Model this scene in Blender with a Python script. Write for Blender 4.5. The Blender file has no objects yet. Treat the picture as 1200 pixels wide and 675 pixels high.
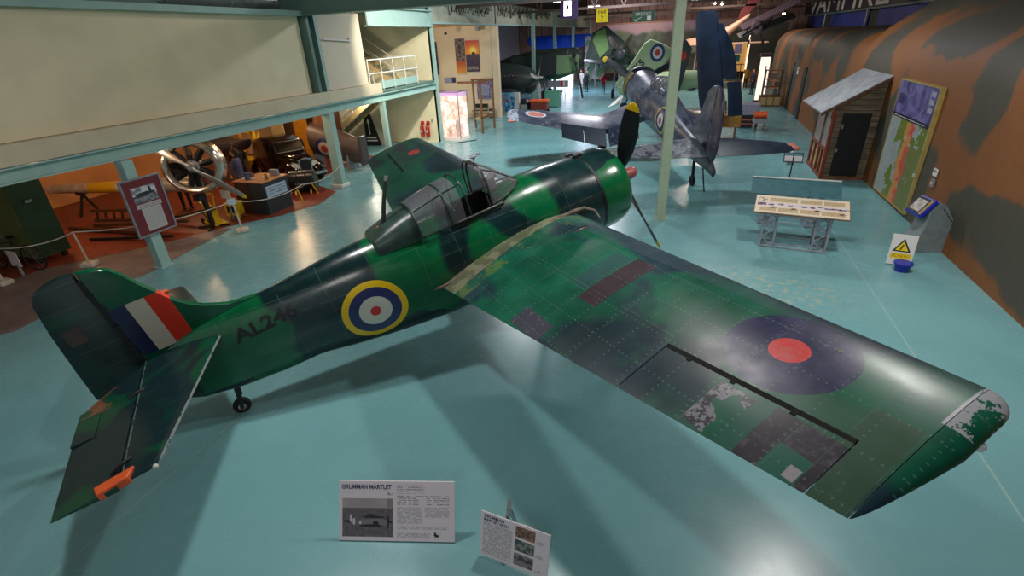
import bpy, math, random
from mathutils import Vector, Matrix, noise as mnoise
random.seed(7)
R=math.radians; PI=math.pi
COL=bpy.context.scene.collection
def S(r,g,b):
    f=lambda c:(c/12.92 if c<=.04045 else ((c+.055)/1.055)**2.4)
    return (f(r/255),f(g/255),f(b/255),1)
# ---------------------------------------------------------------- materials
class Ex:
    def __init__(s,t,sock): s.t=t; s.s=sock
    def _m(s,op,*a,clamp=False):
        n=s.t.nodes.new('ShaderNodeMath'); n.operation=op; n.use_clamp=clamp
        for i,v in enumerate((s,)+a):
            if isinstance(v,Ex): s.t.links.new(v.s,n.inputs[i])
            else: n.inputs[i].default_value=v
        return Ex(s.t,n.outputs[0])
    def __add__(s,o): return s._m('ADD',o)
    __radd__=__add__
    def __sub__(s,o): return s._m('SUBTRACT',o)
    def __rsub__(s,o): return (s*-1)+o
    def __mul__(s,o): return s._m('MULTIPLY',o)
    __rmul__=__mul__
    def __truediv__(s,o): return s._m('DIVIDE',o)
    def gt(s,o): return s._m('GREATER_THAN',o)
    def lt(s,o): return s._m('LESS_THAN',o)
    def mx(s,o): return s._m('MAXIMUM',o)
    def mn(s,o): return s._m('MINIMUM',o)
    def ab(s): return s._m('ABSOLUTE')
    def sq(s): return s._m('SQRT')
    def fr(s): return s._m('FRACT')
    def sin(s): return s._m('SINE')
    def step(s,a,b):
        n=s.t.nodes.new('ShaderNodeMapRange'); n.interpolation_type='SMOOTHSTEP'; n.inputs['From Min'].default_value=a; n.inputs['From Max'].default_value=b
        s.t.links.new(s.s,n.inputs['Value']); return Ex(s.t,n.outputs['Result'])
class NT:
    def __init__(s,name,rough=.5,metal=0.,coord='Object'):
        s.m=bpy.data.materials.new(name); s.m.use_nodes=True; s.t=s.m.node_tree; s.p=s.t.nodes['Principled BSDF']
        s.p.inputs['Roughness'].default_value=rough; s.p.inputs['Metallic'].default_value=metal
        tc=s.t.nodes.new('ShaderNodeTexCoord'); s.vec=tc.outputs[coord]
        sp=s.t.nodes.new('ShaderNodeSeparateXYZ'); s.t.links.new(s.vec,sp.inputs[0])
        s.X,s.Y,s.Z=[Ex(s.t,sp.outputs[i]) for i in range(3)]
    def noise(s,scale,detail=3,rough=.5,vec=None,dist=0.):
        n=s.t.nodes.new('ShaderNodeTexNoise'); n.inputs['Scale'].default_value=scale; n.inputs['Detail'].default_value=detail
        n.inputs['Roughness'].default_value=rough; n.inputs['Distortion'].default_value=dist
        s.t.links.new(vec or s.vec,n.inputs['Vector']); return Ex(s.t,n.outputs['Fac'])
    def comb(s,x,y,z):
        n=s.t.nodes.new('ShaderNodeCombineXYZ')
        for i,v in enumerate((x,y,z)):
            if isinstance(v,Ex): s.t.links.new(v.s,n.inputs[i])
            else: n.inputs[i].default_value=v
        return n.outputs[0]
    def mix(s,f,a,b):
        n=s.t.nodes.new('ShaderNodeMix'); n.data_type='RGBA'
        if isinstance(f,Ex): s.t.links.new(f.s,n.inputs[0])
        else: n.inputs[0].default_value=f
        for i,v in ((6,a),(7,b)):
            if isinstance(v,tuple): n.inputs[i].default_value=v
            else: s.t.links.new(v,n.inputs[i])
        return n.outputs[2]
    def rect(s,u,v,u0,u1,v0,v1):
        return u.gt(u0)*u.lt(u1)*v.gt(v0)*v.lt(v1)
    def line(s,u,c,w): return (u-c).ab().lt(w)
    def disc(s,u,v,cu,cv,r):
        du=u-cu; dv=v-cv; return (du*du+dv*dv).sq().lt(r)
    def color(s,c):
        if isinstance(c,tuple): s.p.inputs['Base Color'].default_value=c
        else: s.t.links.new(c,s.p.inputs['Base Color'])
    def rough(s,e): s.t.links.new(e.s,s.p.inputs['Roughness'])
    def metal(s,e): s.t.links.new(e.s,s.p.inputs['Metallic'])
    def bump(s,h,strength=.3,dist=.01):
        n=s.t.nodes.new('ShaderNodeBump'); n.inputs['Strength'].default_value=strength; n.inputs['Distance'].default_value=dist
        s.t.links.new(h.s,n.inputs['Height']); s.t.links.new(n.outputs[0],s.p.inputs['Normal'])
MC={}
def paint(name,c,rough=.5,metal=0.,var=.12,scale=6.,emit=None,estr=0.,bump=0.):
    if name in MC: return MC[name]
    n=NT(name,rough,metal)
    k=n.noise(scale,4)
    dk=tuple(x*(1-var) for x in c[:3])+(1,); lt=tuple(min(1,x*(1+var)) for x in c[:3])+(1,)
    n.color(n.mix(k.step(.3,.7),dk,lt))
    n.rough(n.noise(scale*2.5,3)*.16+(rough-.08))
    if bump: n.bump(k,bump,.01)
    if emit: n.p.inputs['Emission Color'].default_value=emit; n.p.inputs['Emission Strength'].default_value=estr
    MC[name]=n.m; return n.m
def glass(name,tint=(.8,.85,.85,1),alpha=.25,rough=.08):
    if name in MC: return MC[name]
    n=NT(name,rough); t=n.t
    n.color(n.mix(n.noise(5,3),tint,tuple(x*.8 for x in tint[:3])+(1,)))
    tr=t.nodes.new('ShaderNodeBsdfTransparent'); mx=t.nodes.new('ShaderNodeMixShader'); mx.inputs[0].default_value=alpha
    t.links.new(tr.outputs[0],mx.inputs[1]); t.links.new(n.p.outputs[0],mx.inputs[2]); t.links.new(mx.outputs[0],t.nodes['Material Output'].inputs[0])
    MC[name]=n.m; return n.m
# ---------------------------------------------------------------- meshes
def basis(d):
    d=Vector(d).normalized(); a=Vector((0,0,1)) if abs(d.z)<.9 else Vector((1,0,0))
    u=d.cross(a).normalized(); return u,d.cross(u).normalized()
class MB:
    def __init__(s): s.v=[]; s.f=[]
    def add(s,vs,fs):
        o=len(s.v); s.v+= [tuple(p) for p in vs]; s.f+=[tuple(i+o for i in f) for f in fs]; return s
    def box(s,x0,x1,y0,y1,z0,z1,M=None):
        vs=[Vector(p) for p in((x0,y0,z0),(x1,y0,z0),(x1,y1,z0),(x0,y1,z0),(x0,y0,z1),(x1,y0,z1),(x1,y1,z1),(x0,y1,z1))]
        if M: vs=[M@v for v in vs]
        return s.add(vs,[(0,3,2,1),(4,5,6,7),(0,1,5,4),(1,2,6,5),(2,3,7,6),(3,0,4,7)])
    def bar(s,a,b,w,h,up=(0,0,1)):
        a=Vector(a);b=Vector(b);d=(b-a).normalized();u=Vector(up)
        if abs(d.dot(u))>.98: u=Vector((0,1,0))
        r=d.cross(u).normalized(); u=r.cross(d).normalized()
        vs=[p+r*(i*w/2)+u*(j*h/2) for p in(a,b) for i,j in((-1,-1),(1,-1),(1,1),(-1,1))]
        return s.add(vs,[(0,1,2,3),(7,6,5,4),(0,4,5,1),(1,5,6,2),(2,6,7,3),(3,7,4,0)])
    def loft(s,rings,cap=True,close=True):
        n=len(rings[0]); vs=[p for r in rings for p in r]; fs=[]
        for i in range(len(rings)-1):
            for j in range(n if close else n-1):
                k=(j+1)%n; fs.append((i*n+j,i*n+k,(i+1)*n+k,(i+1)*n+j))
        if cap:
            fs.append(tuple(range(n))[::-1]); fs.append(tuple((len(rings)-1)*n+j for j in range(n)))
        return s.add(vs,fs)
    def cyl(s,a,b,r0,r1=None,n=16,cap=True):
        r1=r0 if r1 is None else r1; a=Vector(a);b=Vector(b);u,w=basis(b-a)
        return s.loft([[p+u*(r*math.cos(2*PI*k/n))+w*(r*math.sin(2*PI*k/n)) for k in range(n)] for p,r in((a,r0),(b,r1))],cap)
    def tube(s,pts,r,n=8,closed=False):
        pts=[Vector(p) for p in pts]; rs=[]; pu=None
        for i,p in enumerate(pts):
            d=(pts[min(i+1,len(pts)-1)]-pts[max(i-1,0)])
            if closed: d=pts[(i+1)%len(pts)]-pts[i-1]
            d.normalize()
            if pu is None: pu,_=basis(d)
            pu=(pu-d*pu.dot(d)).normalized(); w=d.cross(pu)
            rr=r[i] if isinstance(r,(list,tuple)) else r
            rs.append([p+pu*(rr*math.cos(2*PI*k/n))+w*(rr*math.sin(2*PI*k/n)) for k in range(n)])
        if closed: rs.append(rs[0])
        return s.loft(rs,not closed)
    def lathe(s,prof,n=24,M=None,cap=True):   # profile (radius,height) round z
        rings=[[Vector((r*math.cos(2*PI*k/n),r*math.sin(2*PI*k/n),z)) for k in range(n)] for r,z in prof]
        if M: rings=[[M@p for p in r] for r in rings]
        return s.loft(rings,cap)
    def prism(s,poly,h0,h1,f):     # poly 2D, f(u,v,h)->3D
        n=len(poly); return s.add([f(u,v,h0) for u,v in poly]+[f(u,v,h1) for u,v in poly],
            [tuple(range(n))[::-1],tuple(range(n,2*n))]+[(i,(i+1)%n,(i+1)%n+n,i+n) for i in range(n)])
    def sphere(s,c,r,n=16,m=10,sc=(1,1,1)):
        c=Vector(c); rings=[]
        for i in range(m+1):
            a=PI*i/m; rings.append([c+Vector((sc[0]*r*max(math.sin(a),1e-4)*math.cos(2*PI*k/n),sc[1]*r*max(math.sin(a),1e-4)*math.sin(2*PI*k/n),-sc[2]*r*math.cos(a))) for k in range(n)])
        return s.loft(rings)
    def build(s,name,mat,parent=None,smooth=35,bevel=0,loc=None,rot=None,fix=True):
        me=bpy.data.meshes.new(name); me.from_pydata([tuple(v) for v in s.v],[],s.f); me.validate(); me.update()
        if fix:
            import bmesh
            bm=bmesh.new(); bm.from_mesh(me); bmesh.ops.recalc_face_normals(bm,faces=bm.faces); bm.to_mesh(me); bm.free()
        if smooth:
            me.polygons.foreach_set('use_smooth',[True]*len(me.polygons)); me.set_sharp_from_angle(angle=R(smooth))
        if mat: me.materials.append(mat)
        o=bpy.data.objects.new(name,me); COL.objects.link(o)
        if parent: o.parent=parent
        if loc: o.location=loc
        if rot: o.rotation_euler=rot
        if bevel:
            b=o.modifiers.new('bevel','BEVEL'); b.width=bevel; b.segments=2; b.limit_method='ANGLE'
        return o
def tag(o,label=None,cat=None,group=None,kind=None):
    for k,v in(('label',label),('category',cat),('group',group),('kind',kind)):
        if v: o[k]=v
    return o
def thing(name,label,cat,loc=(0,0,0),rz=0,group=None):
    o=bpy.data.objects.new(name,None); COL.objects.link(o); o.location=loc; o.rotation_euler=(0,0,rz); o.empty_display_size=.1
    return tag(o,label,cat,group)
def struct(name,mb,mat,**k): return tag(mb.build(name,mat,None,**k),kind='structure')
def dup(root,loc,rz=None,label=None):
    def cp(o,par):
        c=o.copy(); COL.objects.link(c)
        if par: c.parent=par
        for ch in list(o.children): cp(ch,c)
        return c
    r=cp(root,None); r.location=loc
    if rz is not None: r.rotation_euler=(0,0,rz)
    if label: r['label']=label
    return r
def frameM(o,u,v):        # matrix: local x=u, local y=v, z=normal, origin o
    u=Vector(u).normalized(); v=Vector(v); v=(v-u*u.dot(v)).normalized(); w=u.cross(v)
    M=Matrix.Identity(4)
    for i in range(3): M[i][0]=u[i];M[i][1]=v[i];M[i][2]=w[i];M[i][3]=o[i]
    return M
def text(s,name,size,mat,parent,M,ext=.002,align='LEFT',sx=1.,shear=0.,off=0.,label=None):
    cu=bpy.data.curves.new('t','FONT'); cu.body=s; cu.size=size; cu.align_x=align; cu.extrude=ext; cu.shear=shear; cu.offset=off
    o=bpy.data.objects.new('t',cu); COL.objects.link(o); bpy.context.view_layer.update()
    me=bpy.data.meshes.new_from_object(o.evaluated_get(bpy.context.evaluated_depsgraph_get())); bpy.data.objects.remove(o)
    me.name=name; me.materials.clear(); me.materials.append(mat)
    me.transform(M@Matrix.Diagonal((sx,1,1,1)))
    n=bpy.data.objects.new(name,me); COL.objects.link(n); n.parent=parent
    if label: n['label']=label
    return n
def mixp(a,b,t): return tuple(a[i]+(b[i]-a[i])*t for i in range(len(a)))
# ---------------------------------------------------------------- common materials
M_mint=paint('mint_paint',S(156,188,180),.4,var=.04,scale=3)
M_mintd=paint('mint_paint_dark',S(96,126,116),.45,var=.05,scale=3)
M_cream=paint('cream_paint',S(205,192,165),.7,var=.05,scale=2)
M_white=paint('white_paint',S(215,212,205),.5,var=.06)
M_grey=paint('grey_paint',S(130,132,138),.5)
M_steel=paint('bare_steel',S(175,172,168),.3,.85)
M_blk=paint('black_paint',S(22,23,24),.45)
M_rub=paint('black_rubber',S(26,26,27),.75)
M_yel=paint('yellow_paint',S(228,186,25),.4)
M_red=paint('red_paint',S(190,40,32),.4)
M_org=paint('orange_paint',S(222,92,42),.45)
M_wood=paint('brown_wood',S(120,78,48),.55,var=.3,scale=9)
M_woodl=paint('pale_wood',S(190,160,110),.55,var=.15,scale=9)
M_navy=paint('navy_paint',S(30,36,72),.4)
M_paper=paint('white_paper',S(225,220,212),.6,var=.03)
M_ink=paint('dark_ink',S(60,58,80),.6)
# ================================================================ SETTING
fl=NT('teal_floor_paint',.2)
n1=fl.noise(.35,4,.6); n2=fl.noise(2.2,6,.65); n3=fl.noise(14,5,.7)
base=fl.mix(n1.step(.3,.7),S(110,162,166),S(122,174,178))
base=fl.mix(n2.step(.6,.9)*.15,base,S(140,184,186))
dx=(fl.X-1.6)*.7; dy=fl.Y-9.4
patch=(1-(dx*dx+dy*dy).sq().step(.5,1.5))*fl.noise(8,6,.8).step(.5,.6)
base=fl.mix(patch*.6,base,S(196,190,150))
seam=fl.line(fl.X,3.55,.012).mx(fl.line(fl.Y+fl.noise(.3,1)*.2,13.9,.01)).mx(fl.line(fl.X,-5.4,.008))
base=fl.mix(seam*.5,base,S(170,200,190))
fl.color(base); fl.rough(n2*.16+.19)
struct('floor',MB().box(-22,14,-8,66,-.2,0),fl.m,smooth=0)
# red carpet of the side display and the grey painted border in front of it
rd=NT('red_floor_paint',.45); rd.color(rd.mix(rd.noise(3,4).step(.3,.7),S(112,44,26),S(136,58,34)))
FR=lambda u,v,h:Vector((u,v,h))
struct('floor.001',MB().prism([(-21,3.5),(-14.6,3.5),(-14.3,6.6),(-12.9,8.64),(-12.15,10.2),(-11.35,11.3),(-10.95,12.6),(-11.3,13.9),(-13.3,14.9),(-13.3,19.5),(-21,19.5)],.001,.012,FR),rd.m,smooth=0)
gb=NT('grey_floor_paint',.5); gb.color(gb.mix(gb.noise(2.5,4).step(.3,.7),S(104,88,84),S(120,104,98)))
struct('floor.002',MB().prism([(-14.6,0),(-12.6,3.2),(-11.46,4.44),(-11.75,6.0),(-11.4,6.9),(-11.95,10.0),(-12.25,9.95),(-12.9,8.64),(-14.3,6.6),(-14.6,3.5)],.001,.008,FR),gb.m,smooth=0)
# ---- left side, lower level
wl=paint('cream_wall_paint',S(234,222,186),.75,var=.05,scale=1.5)
wo=NT('ochre_wall_paint',.8)
wo.color(wo.mix(wo.noise(.8,3).step(.3,.7),S(206,140,88),S(222,160,104)))
struct('wall_left',MB().box(-20.2,-20.,0,22.7,0,6.2),wo.m,smooth=0)
uw=paint('beige_panel_paint',S(224,212,178),.75,var=.05,scale=1.2)
struct('wall_left.001',MB().box(-11.95,-11.75,-2,14.3,3.16,5.36),uw,smooth=0)
struct('wall_left.002',MB().box(-11.72,-11.6,15.0,17.33,3.16,5.5),paint('cream_panel_paint',S(208,196,172),.7,var=.03,scale=1),smooth=0,bevel=.01)
struct('trim_1',MB().box(-11.78,-11.52,-2,18.1,2.78,3.15),M_cream,smooth=0,bevel=.01)
struct('trim_2',MB().box(-11.74,-11.6,-2,22.8,2.5,2.74).box(-11.74,-11.5,-2,22.8,2.74,2.77).box(-11.74,-11.5,-2,22.8,2.49,2.52),M_mint,smooth=0)
struct('trim_3',MB().box(-12.1,-11.55,-2,14.4,5.36,5.5),M_mint,smooth=0)
struct('trim_4',MB().box(-12.4,6.5,14.3,14.6,5.4,5.95).box(-12.4,6.5,14.2,14.7,5.37,5.4),M_mintd,smooth=0)   # cross girder
struct('ceiling.001',MB().box(-18,-11.9,-2,17.5,3.0,3.12),M_wood,smooth=0)     # balcony slab over the side display
struct('ceiling.002',MB().box(-18.2,-11.9,-3,14.3,5.5,5.6),M_mintd,smooth=0)
# white bracket on the panel
struct('wall_back.001',MB().box(-18.2,-11.62,22.8,23.0,0,6.3),wl,smooth=0)
struct('wall_back.002',MB().box(-18.2,-11.62,31.45,31.6,0,6.3),paint('warm_cream_paint',S(226,206,176),.7,var=.04,scale=1),smooth=0)
struct('wall_left.003',MB().box(-18.3,-18.1,23,31.5,0,6.3),wl,smooth=0)
struct('trim_5',MB().box(-11.8,-11.45,17.9,23.0,5.1,5.14).box(-11.66,-11.6,17.9,23.0,5.1,5.75).box(-11.8,-11.45,17.9,23.0,5.72,5.76),M_mint,smooth=0)
struct('ceiling.003',MB().box(-18.2,-11.7,17.4,22.8,5.76,5.9),M_mintd,smooth=0)
struct('trim_6',MB().box(-18,-11.6,31.2,31.4,5.28,5.36).box(-11.75,-11.6,23,31.4,5.2,5.3),paint('orange_timber',S(214,150,90),.5),smooth=0)
hb=NT('header_board_paint',.7); hb.color(hb.mix(hb.noise(1.5,3).step(.3,.7),S(170,172,150),S(188,190,168)))
struct('trim_7',MB().box(-11.75,-11.62,22.9,63,5.3,6.4),hb.m,smooth=0)
struct('trim_8',MB().box(-11.72,-11.45,22.9,63,5.22,5.3),M_mint,smooth=0)
struct('wall_left.004',MB().box(-20.2,-20,31.6,64,0,8.2),paint('lilac_wall_paint',S(216,208,220),.8,var=.05),smooth=0)
struct('wall_left.005',MB().box(-12.2,-12.0,-2,64,6.3,8.4),paint('dark_upper_wall',S(60,48,40),.8,var=.3),smooth=0)
struct('wall_left.006',MB().box(-15.4,-15.2,31.7,36.8,0,5.2),paint('grey_white_partition',S(196,190,192),.8,var=.04),smooth=0)
# ---- columns
def hcol(x,y,z1,w=.2,d=.28,lab='',rz=0,foot=False,m=None):
    t=thing('steel_column',lab,'column',(x,y,0),rz,None)
    b=MB().box(-w/2,w/2,-d/2,d/2,.02,z1)
    b.build('shaft',m or M_mint,t,smooth=0)
    MB().box(-w/2-.04,w/2+.04,-d/2-.04,d/2+.04,0,.02).build('base_plate',m or M_mint,t,smooth=0)
    bo=MB()
    for k in range(5):
        for sx in(-1,1): bo.cyl((sx*w*.3,-d/2-.008,z1-.12-k*.09),(sx*w*.3,-d/2,z1-.12-k*.09),.012,n=6)
    bo.build('bolt_row',m or M_mint,t,smooth=0)
    if foot: MB().box(-.24,.24,-.22,.22,0,.14).build('concrete_foot',M_white,t,smooth=0,bevel=.03)
    return t
hcol(-11.45,7.48,2.48,.24,.22,'mint green steel column carrying the maroon framed picture panel',rz=R(90))
hcol(-11.5,14.5,2.48,.24,.32,'mint green steel column on a white foot beside the black vintage car',rz=R(90),foot=True)
hcol(-11.62,18.07,2.48,.16,.2,'slender mint green column beside the arrow sign and the stairs',rz=R(90))
tc=thing('steel_column','dark green upper column between the two cream balcony panels','column',(-11.72,14.68,3.15))
MB().box(-.16,.16,-.25,-.12,0,2.24).box(-.16,.16,.12,.25,0,2.24).box(-.16,-.12,-.25,.25,0,2.24).build('shaft',M_mintd,tc,smooth=0)
MB().box(.16,.17,.12,.25,0,2.24).build('flange_cap',M_mint,tc,smooth=0)
lp=thing('steel_column','tall mint green column at the fire extinguishers beside the lit showcase','column',(-11.62,22.9,0))
MB().box(-.1,.1,-.1,.1,0,6.4).build('shaft',M_mint,lp,smooth=0); MB().box(-.16,.16,-.16,.16,0,.03).build('base_plate',M_mint,lp,smooth=0)
MB().box(-.03,.03,-.35,-.1,2.5,2.53).build('bracket',M_mint,lp,smooth=0)
lp=thing('steel_column','cream boxed pillar at the end of the poster wall beside the waste bin','column',(-11.7,31.45,0))
MB().box(-.2,.2,-.12,.2,0,5.3).build('shaft',paint('warm_cream_paint',S(1,1,1)),lp,smooth=0)
MB().box(-.22,-.18,-.14,.14,1.9,5.3).build('edge_strip',M_mint,lp,smooth=0)
labs=['pale green column behind the dark aeroplane nose on the left','second pale green column beyond the dark aeroplane, in front of blue cloth',
 'third pale green column right of the blue cloth','farthest thin pale green column beside the mural']
for (y,w),lb in zip(((39.2,.24),(45.6,.24),(53.,.24),(62.,.22)),labs):
    t=thing('steel_column',lb,'column',(-11.55,y,0)); MB().box(-w/2,w/2,-w/2,w/2,0,6.3).build('shaft',M_mint,t,smooth=0); MB().box(-.2,.2,-.2,.2,0,.03).build('base_plate',M_mint,t,smooth=0)
t=thing('steel_column','tall pale green square post in front of the blue aeroplane','column',(-.46,13.25,0),R(10))
pm=paint('pale_green_post',S(160,176,150),.45,var=.05)
MB().box(-.115,.115,-.1,.1,0.02,5.4).build('shaft',pm,t,smooth=0,bevel=.01); MB().box(-.17,.17,-.16,.16,0,.02).build('base_plate',pm,t,smooth=0)
b=MB()
for z in(1.2,2.4,3.6): b.cyl((.0,-.104,z),(0,-.1,z),.015,n=8)
b.build('bolt_row',M_steel,t,smooth=0)
# ---- camouflage hut along the right
hc=NT('camouflage_hut_paint',.62,coord='Object')
sw=hc.comb(hc.X*.25,hc.Y*.52+3.,hc.Z*.42)
k=hc.noise(.8,1.,.35,sw,.3).step(.50,.56)
wy=hc.Y+hc.noise(.9,2,.5)*1.6-.8; wz=hc.Z+hc.noise(1.1,2,.5)*.9-.45
def hel(cy,cz,a,b):
    u=(wy-cy)/a; v=(wz-cz)/b; return 1-(u*u+v*v).step(.8,1.25)
km=hel(10.9,.95,1.9,.62).mx(hel(8.9,1.0,1.5,.95)).mx(hel(12.6,3.3,.75,1.25)).mx(hel(14.6,.9,1.0,1.0)).mx(hel(17.2,1.6,.75,1.6)).mx(hel(19.9,2.6,1.3,2.2)).mx(hel(9.5,3.7,1.6,.8)).mx(hel(6.5,2.2,.9,1.5)).mx(hel(15.4,4.2,1.7,.55)).mx(hel(6.6,.2,.6,.4)).mx(wz.step(4.3,4.8))
k=km.mx(k*hc.Y.gt(21.5))
c=hc.mix(k,S(146,88,40),S(78,76,64)); c=hc.mix(hc.noise(1.2,5,.7)*.35,c,S(70,48,34))
c=hc.mix(((hc.Y*3.2).fr().lt(.012))*.7,c,S(48,38,30))
hc.color(c); hc.bump(((hc.Y*88.)).sin(),.35,.012)
pr1=[(5.4,0),(5.4,1.5),(5.4,2.6),(5.4,3.2),(5.5,3.6),(5.72,3.95),(6.0,4.25),(6.45,4.58),(7.1,5.0),(7.9,5.35),(9.2,5.6)]
pr2=[(5.4,0),(5.4,1.5),(5.4,2.6),(5.42,3.0),(5.5,3.45),(5.68,3.78),(5.95,4.02),(6.4,4.18),(7.,4.22),(8.,4.22),(9.2,4.2)]
mb=MB()
def sweep(sec): # list of (y,profile)
    rs=[[Vector((x,y,z)) for x,z in p]+[Vector((p[-1][0],y,0))] for y,p in sec]; mb.loft(rs,True,True)
sweep([(-6,pr1),(5,pr1),(14,pr1),(21.8,pr1)]); sweep([(21.8,pr2),(30,pr2),(44.5,pr2),(45.6,[(x+.15,z*.985) for x,z in pr2]),(46,[(x+.7,z*.93) for x,z in pr2])])
struct('wall_right',mb,hc.m,smooth=50)
struct('wall_right.001',MB().box(4.35,7.2,52.9,53.1,0,4.7),hc.m,smooth=0)
struct('wall_right.002',MB().box(10.0,10.2,-6,64,0,8.4),paint('dark_hall_wall',S(60,62,52),.8,var=.3),smooth=0)
b=MB()
struct('trim_9',MB().box(9.7,9.9,26,62,5.15,5.3),M_mintd,smooth=0)
# blue backdrop panels with pale posts above the hut, and big letters
bp=paint('blue_panel_paint',S(46,62,140),.6,var=.2,scale=2)
for i,(y0,y1) in enumerate(((30.5,38.6),(40.6,51.2),(53.6,60.5))):
    t=tag(MB().box(9.9,9.99,y0,y1,4.25,5.15).build('backdrop_panel',bp,None,smooth=0),['deep blue panel above the hut, nearest of the row and cut by the hut roof','deep blue panel above the hut under the middle white letters','dark blue panel above the hut, farthest and beside the hanging aircraft'][i],'panel','blue panels above the hut')
for i,y in enumerate((40.1,52.3)):
    t=tag(MB().cyl((9.68,y,4.22),(9.68,y,5.2),.05,n=8).build('panel_post',M_white,None),['thin white post between the near and middle blue panels','thin white post between the middle and far blue panels'][i],'post')
t=thing('hanging_sign','row of big white letters on a dark board above the camouflaged hut','sign',(9.6,45,5.3))
MB().box(0,.06,-18,17,-.02,1.6).build('board',paint('sign_board_dark',S(40,38,52),.6),t,smooth=0)
text('VAMPIRE','lettering',2.1,M_white,t,frameM((-.03,14.6,.02),(0,-1,0),(0,0,1)),.02,sx=2.9)
# dark doors in the hut side and notices
for i,(y,lb) in enumerate(((31.2,'dark doorway in the hut side behind the shed, nearer one'),(35.2,'dark doorway in the hut side beside the bookcase'))):
    xx=5.4
    o=MB().box(xx-.03,xx+.02,y-.42,y+.42,0.0,2.5 if i==0 else 2.3).box(xx-.05,xx,y-.5,y-.42,0,2.55).build('door_%d'%(i+1),M_blk,None,smooth=0); tag(o,kind='structure')
# ---- far wall, mural, roof
fw=NT('corrugated_far_wall',.75)
fw.color(fw.mix((fw.X*1.1).fr().lt(.06),fw.mix(fw.noise(.6,3).step(.3,.7),S(186,146,130),S(156,120,108)),S(70,50,44)))
fw.bump((fw.X*30.).sin(),.3,.03)
struct('wall_back',MB().box(-20,12,62,62.3,0,9),fw.m,smooth=0)
mu=NT('mural_paint',.7)
zz=mu.Z+mu.noise(.22,3,.5,mu.comb(mu.X,0.,0.))*3.2-1.6
sky=mu.mix(mu.noise(.25,4).step(.35,.7),S(136,112,126),S(150,120,112))
hill=mu.mix(mu.noise(.5,5,.7).step(.4,.6),S(52,62,52),S(88,96,74))
smoke=mu.noise(.3,5,.65,dist=1.)
c=mu.mix(zz.step(4.7,4.3),sky,hill)
dx=mu.X+.5; dz=(mu.Z-3.2)*1.5; c=mu.mix((dx*dx+dz*dz).sq().step(3.6,1.4)*smoke.step(.3,.55),c,S(54,44,38))
fire=(mu.Z.step(3.6,1.4))*mu.noise(.45,4,.6).step(.5,.62)*mu.X.gt(-3.)
c=mu.mix(fire,c,S(196,110,56)); mu.color(c)
t=thing('mural','wide painted mural of hills, smoke and pink sky across the far wall','mural',(-.5,57,0))
o=MB().box(-8.8,8.5,0,.1,.9,5.35).build('painted_panel',mu.m,t,smooth=0)
MB().box(-8.9,8.6,-.05,.15,5.3,5.42).box(-8.9,8.6,-.05,.1,.8,.9).build('frame',M_wood,t,smooth=0)
struct('ceiling',MB().box(-20,12,-8,62,8.6,8.8),paint('dark_roof_sheet',S(70,54,46),.8,var=.3),smooth=0)
tm=paint('truss_steel',S(74,60,54),.6)
def truss(y,lb):
    t=thing('roof_truss',lb,'roof truss',(0,y,6.0),0,'dark roof trusses across the hall')
    MB().bar((-12,0,0),(10,0,0),.12,.14).build('bottom_chord',tm,t,smooth=0)
    MB().bar((-12,0,2.2),(10,0,2.2),.12,.14).build('top_chord',tm,t,smooth=0)
    b=MB()
    for k in range(12):
        x0=-12+k*22/12; b.bar((x0,0,0),(x0+22/24,0,2.2),.06,.06).bar((x0+22/24,0,2.2),(x0+22/12,0,0),.06,.06)
    b.build('lattice',tm,t,smooth=0); return t
for y,lb in ((26,'dark roof truss above the blue aeroplane, nearest to the camera'),(36,'dark roof truss behind the upright folded wing, second from the front'),(47,'dark roof truss in front of the far mural, third'),(58,'dark roof truss at the far wall, the most distant')): truss(y,lb)
# ================================================================ GREEN FIGHTER
G_BR=S(4,100,58); G_DK=S(12,46,48)
def camo(n,seed,s=.55,th=.5,uv=None,w=.03):
    v=n.comb((n.X+seed)*s,(n.Y*.8+seed*2)*s,(n.Z+seed)*s)
    return n.noise(1.6,2,.45,v,.5).step(th-w,th+w)
def grid(n,e,per,wd,off=0.): return ((e+off)/per).fr().lt(wd/per)
fz=NT('green_fighter_fuselage_paint',.22)
dark=None
# broad hand-placed dark and bright fields along the side (x fore/aft, z height)
wob=fz.noise(1.3,2)*.9-.45
xw=fz.X+wob
def band(n,x,a,b,s=.06): return x.step(a-s,a+s)*(1-x.step(b-s,b+s))
dk=band(fz,xw,-6.15,-4.72)
dk=dk.mx(band(fz,xw,-3.75,-3.3)).mx(band(fz,xw+fz.Z*.9,-2.65,-2.15)).mx(band(fz,xw,-1.95,-1.05)).mx(band(fz,xw,-8.2,-7.25)*fz.Z.lt(.1))
dk=dk*(fz.X.lt(-1.1)+0.)
dk=dk.mx(fz.X.gt(-1.1)*(fz.Z+fz.noise(1.5,1)*.4).gt(.72)*fz.X.lt(-.6))
dk=dk.mx((fz.Z.lt(-.35)*fz.noise(1.1,2).gt(.52)))
g=fz.mix(fz.noise(3,5,.6).step(.3,.7),S(0,84,46),S(4,98,56)); d=fz.mix(fz.noise(3,5,.6).step(.3,.7),S(10,34,36),S(16,46,48))
c=fz.mix(dk,g,d)
ln=fz.X*0
for xs in(-1.12,-1.75,-2.45,-3.05,-3.55,-4.1,-4.75,-5.4,-5.95,-6.75): ln=ln.mx(fz.line(fz.X,xs,.006))
for zs in(.42,.2,-.12,-.42): ln=ln.mx(fz.line(fz.Z+fz.X*.02,zs,.005)*fz.X.lt(-1.1))
c=fz.mix(ln*fz.noise(9,3).step(.35,.6)*.5,c,S(70,100,92))
riv=((fz.X*22.).fr()-.5).ab().lt(.1)*fz.line(fz.Z,.42,.02)
c=fz.mix(riv*.12,c,S(90,120,110))
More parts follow.
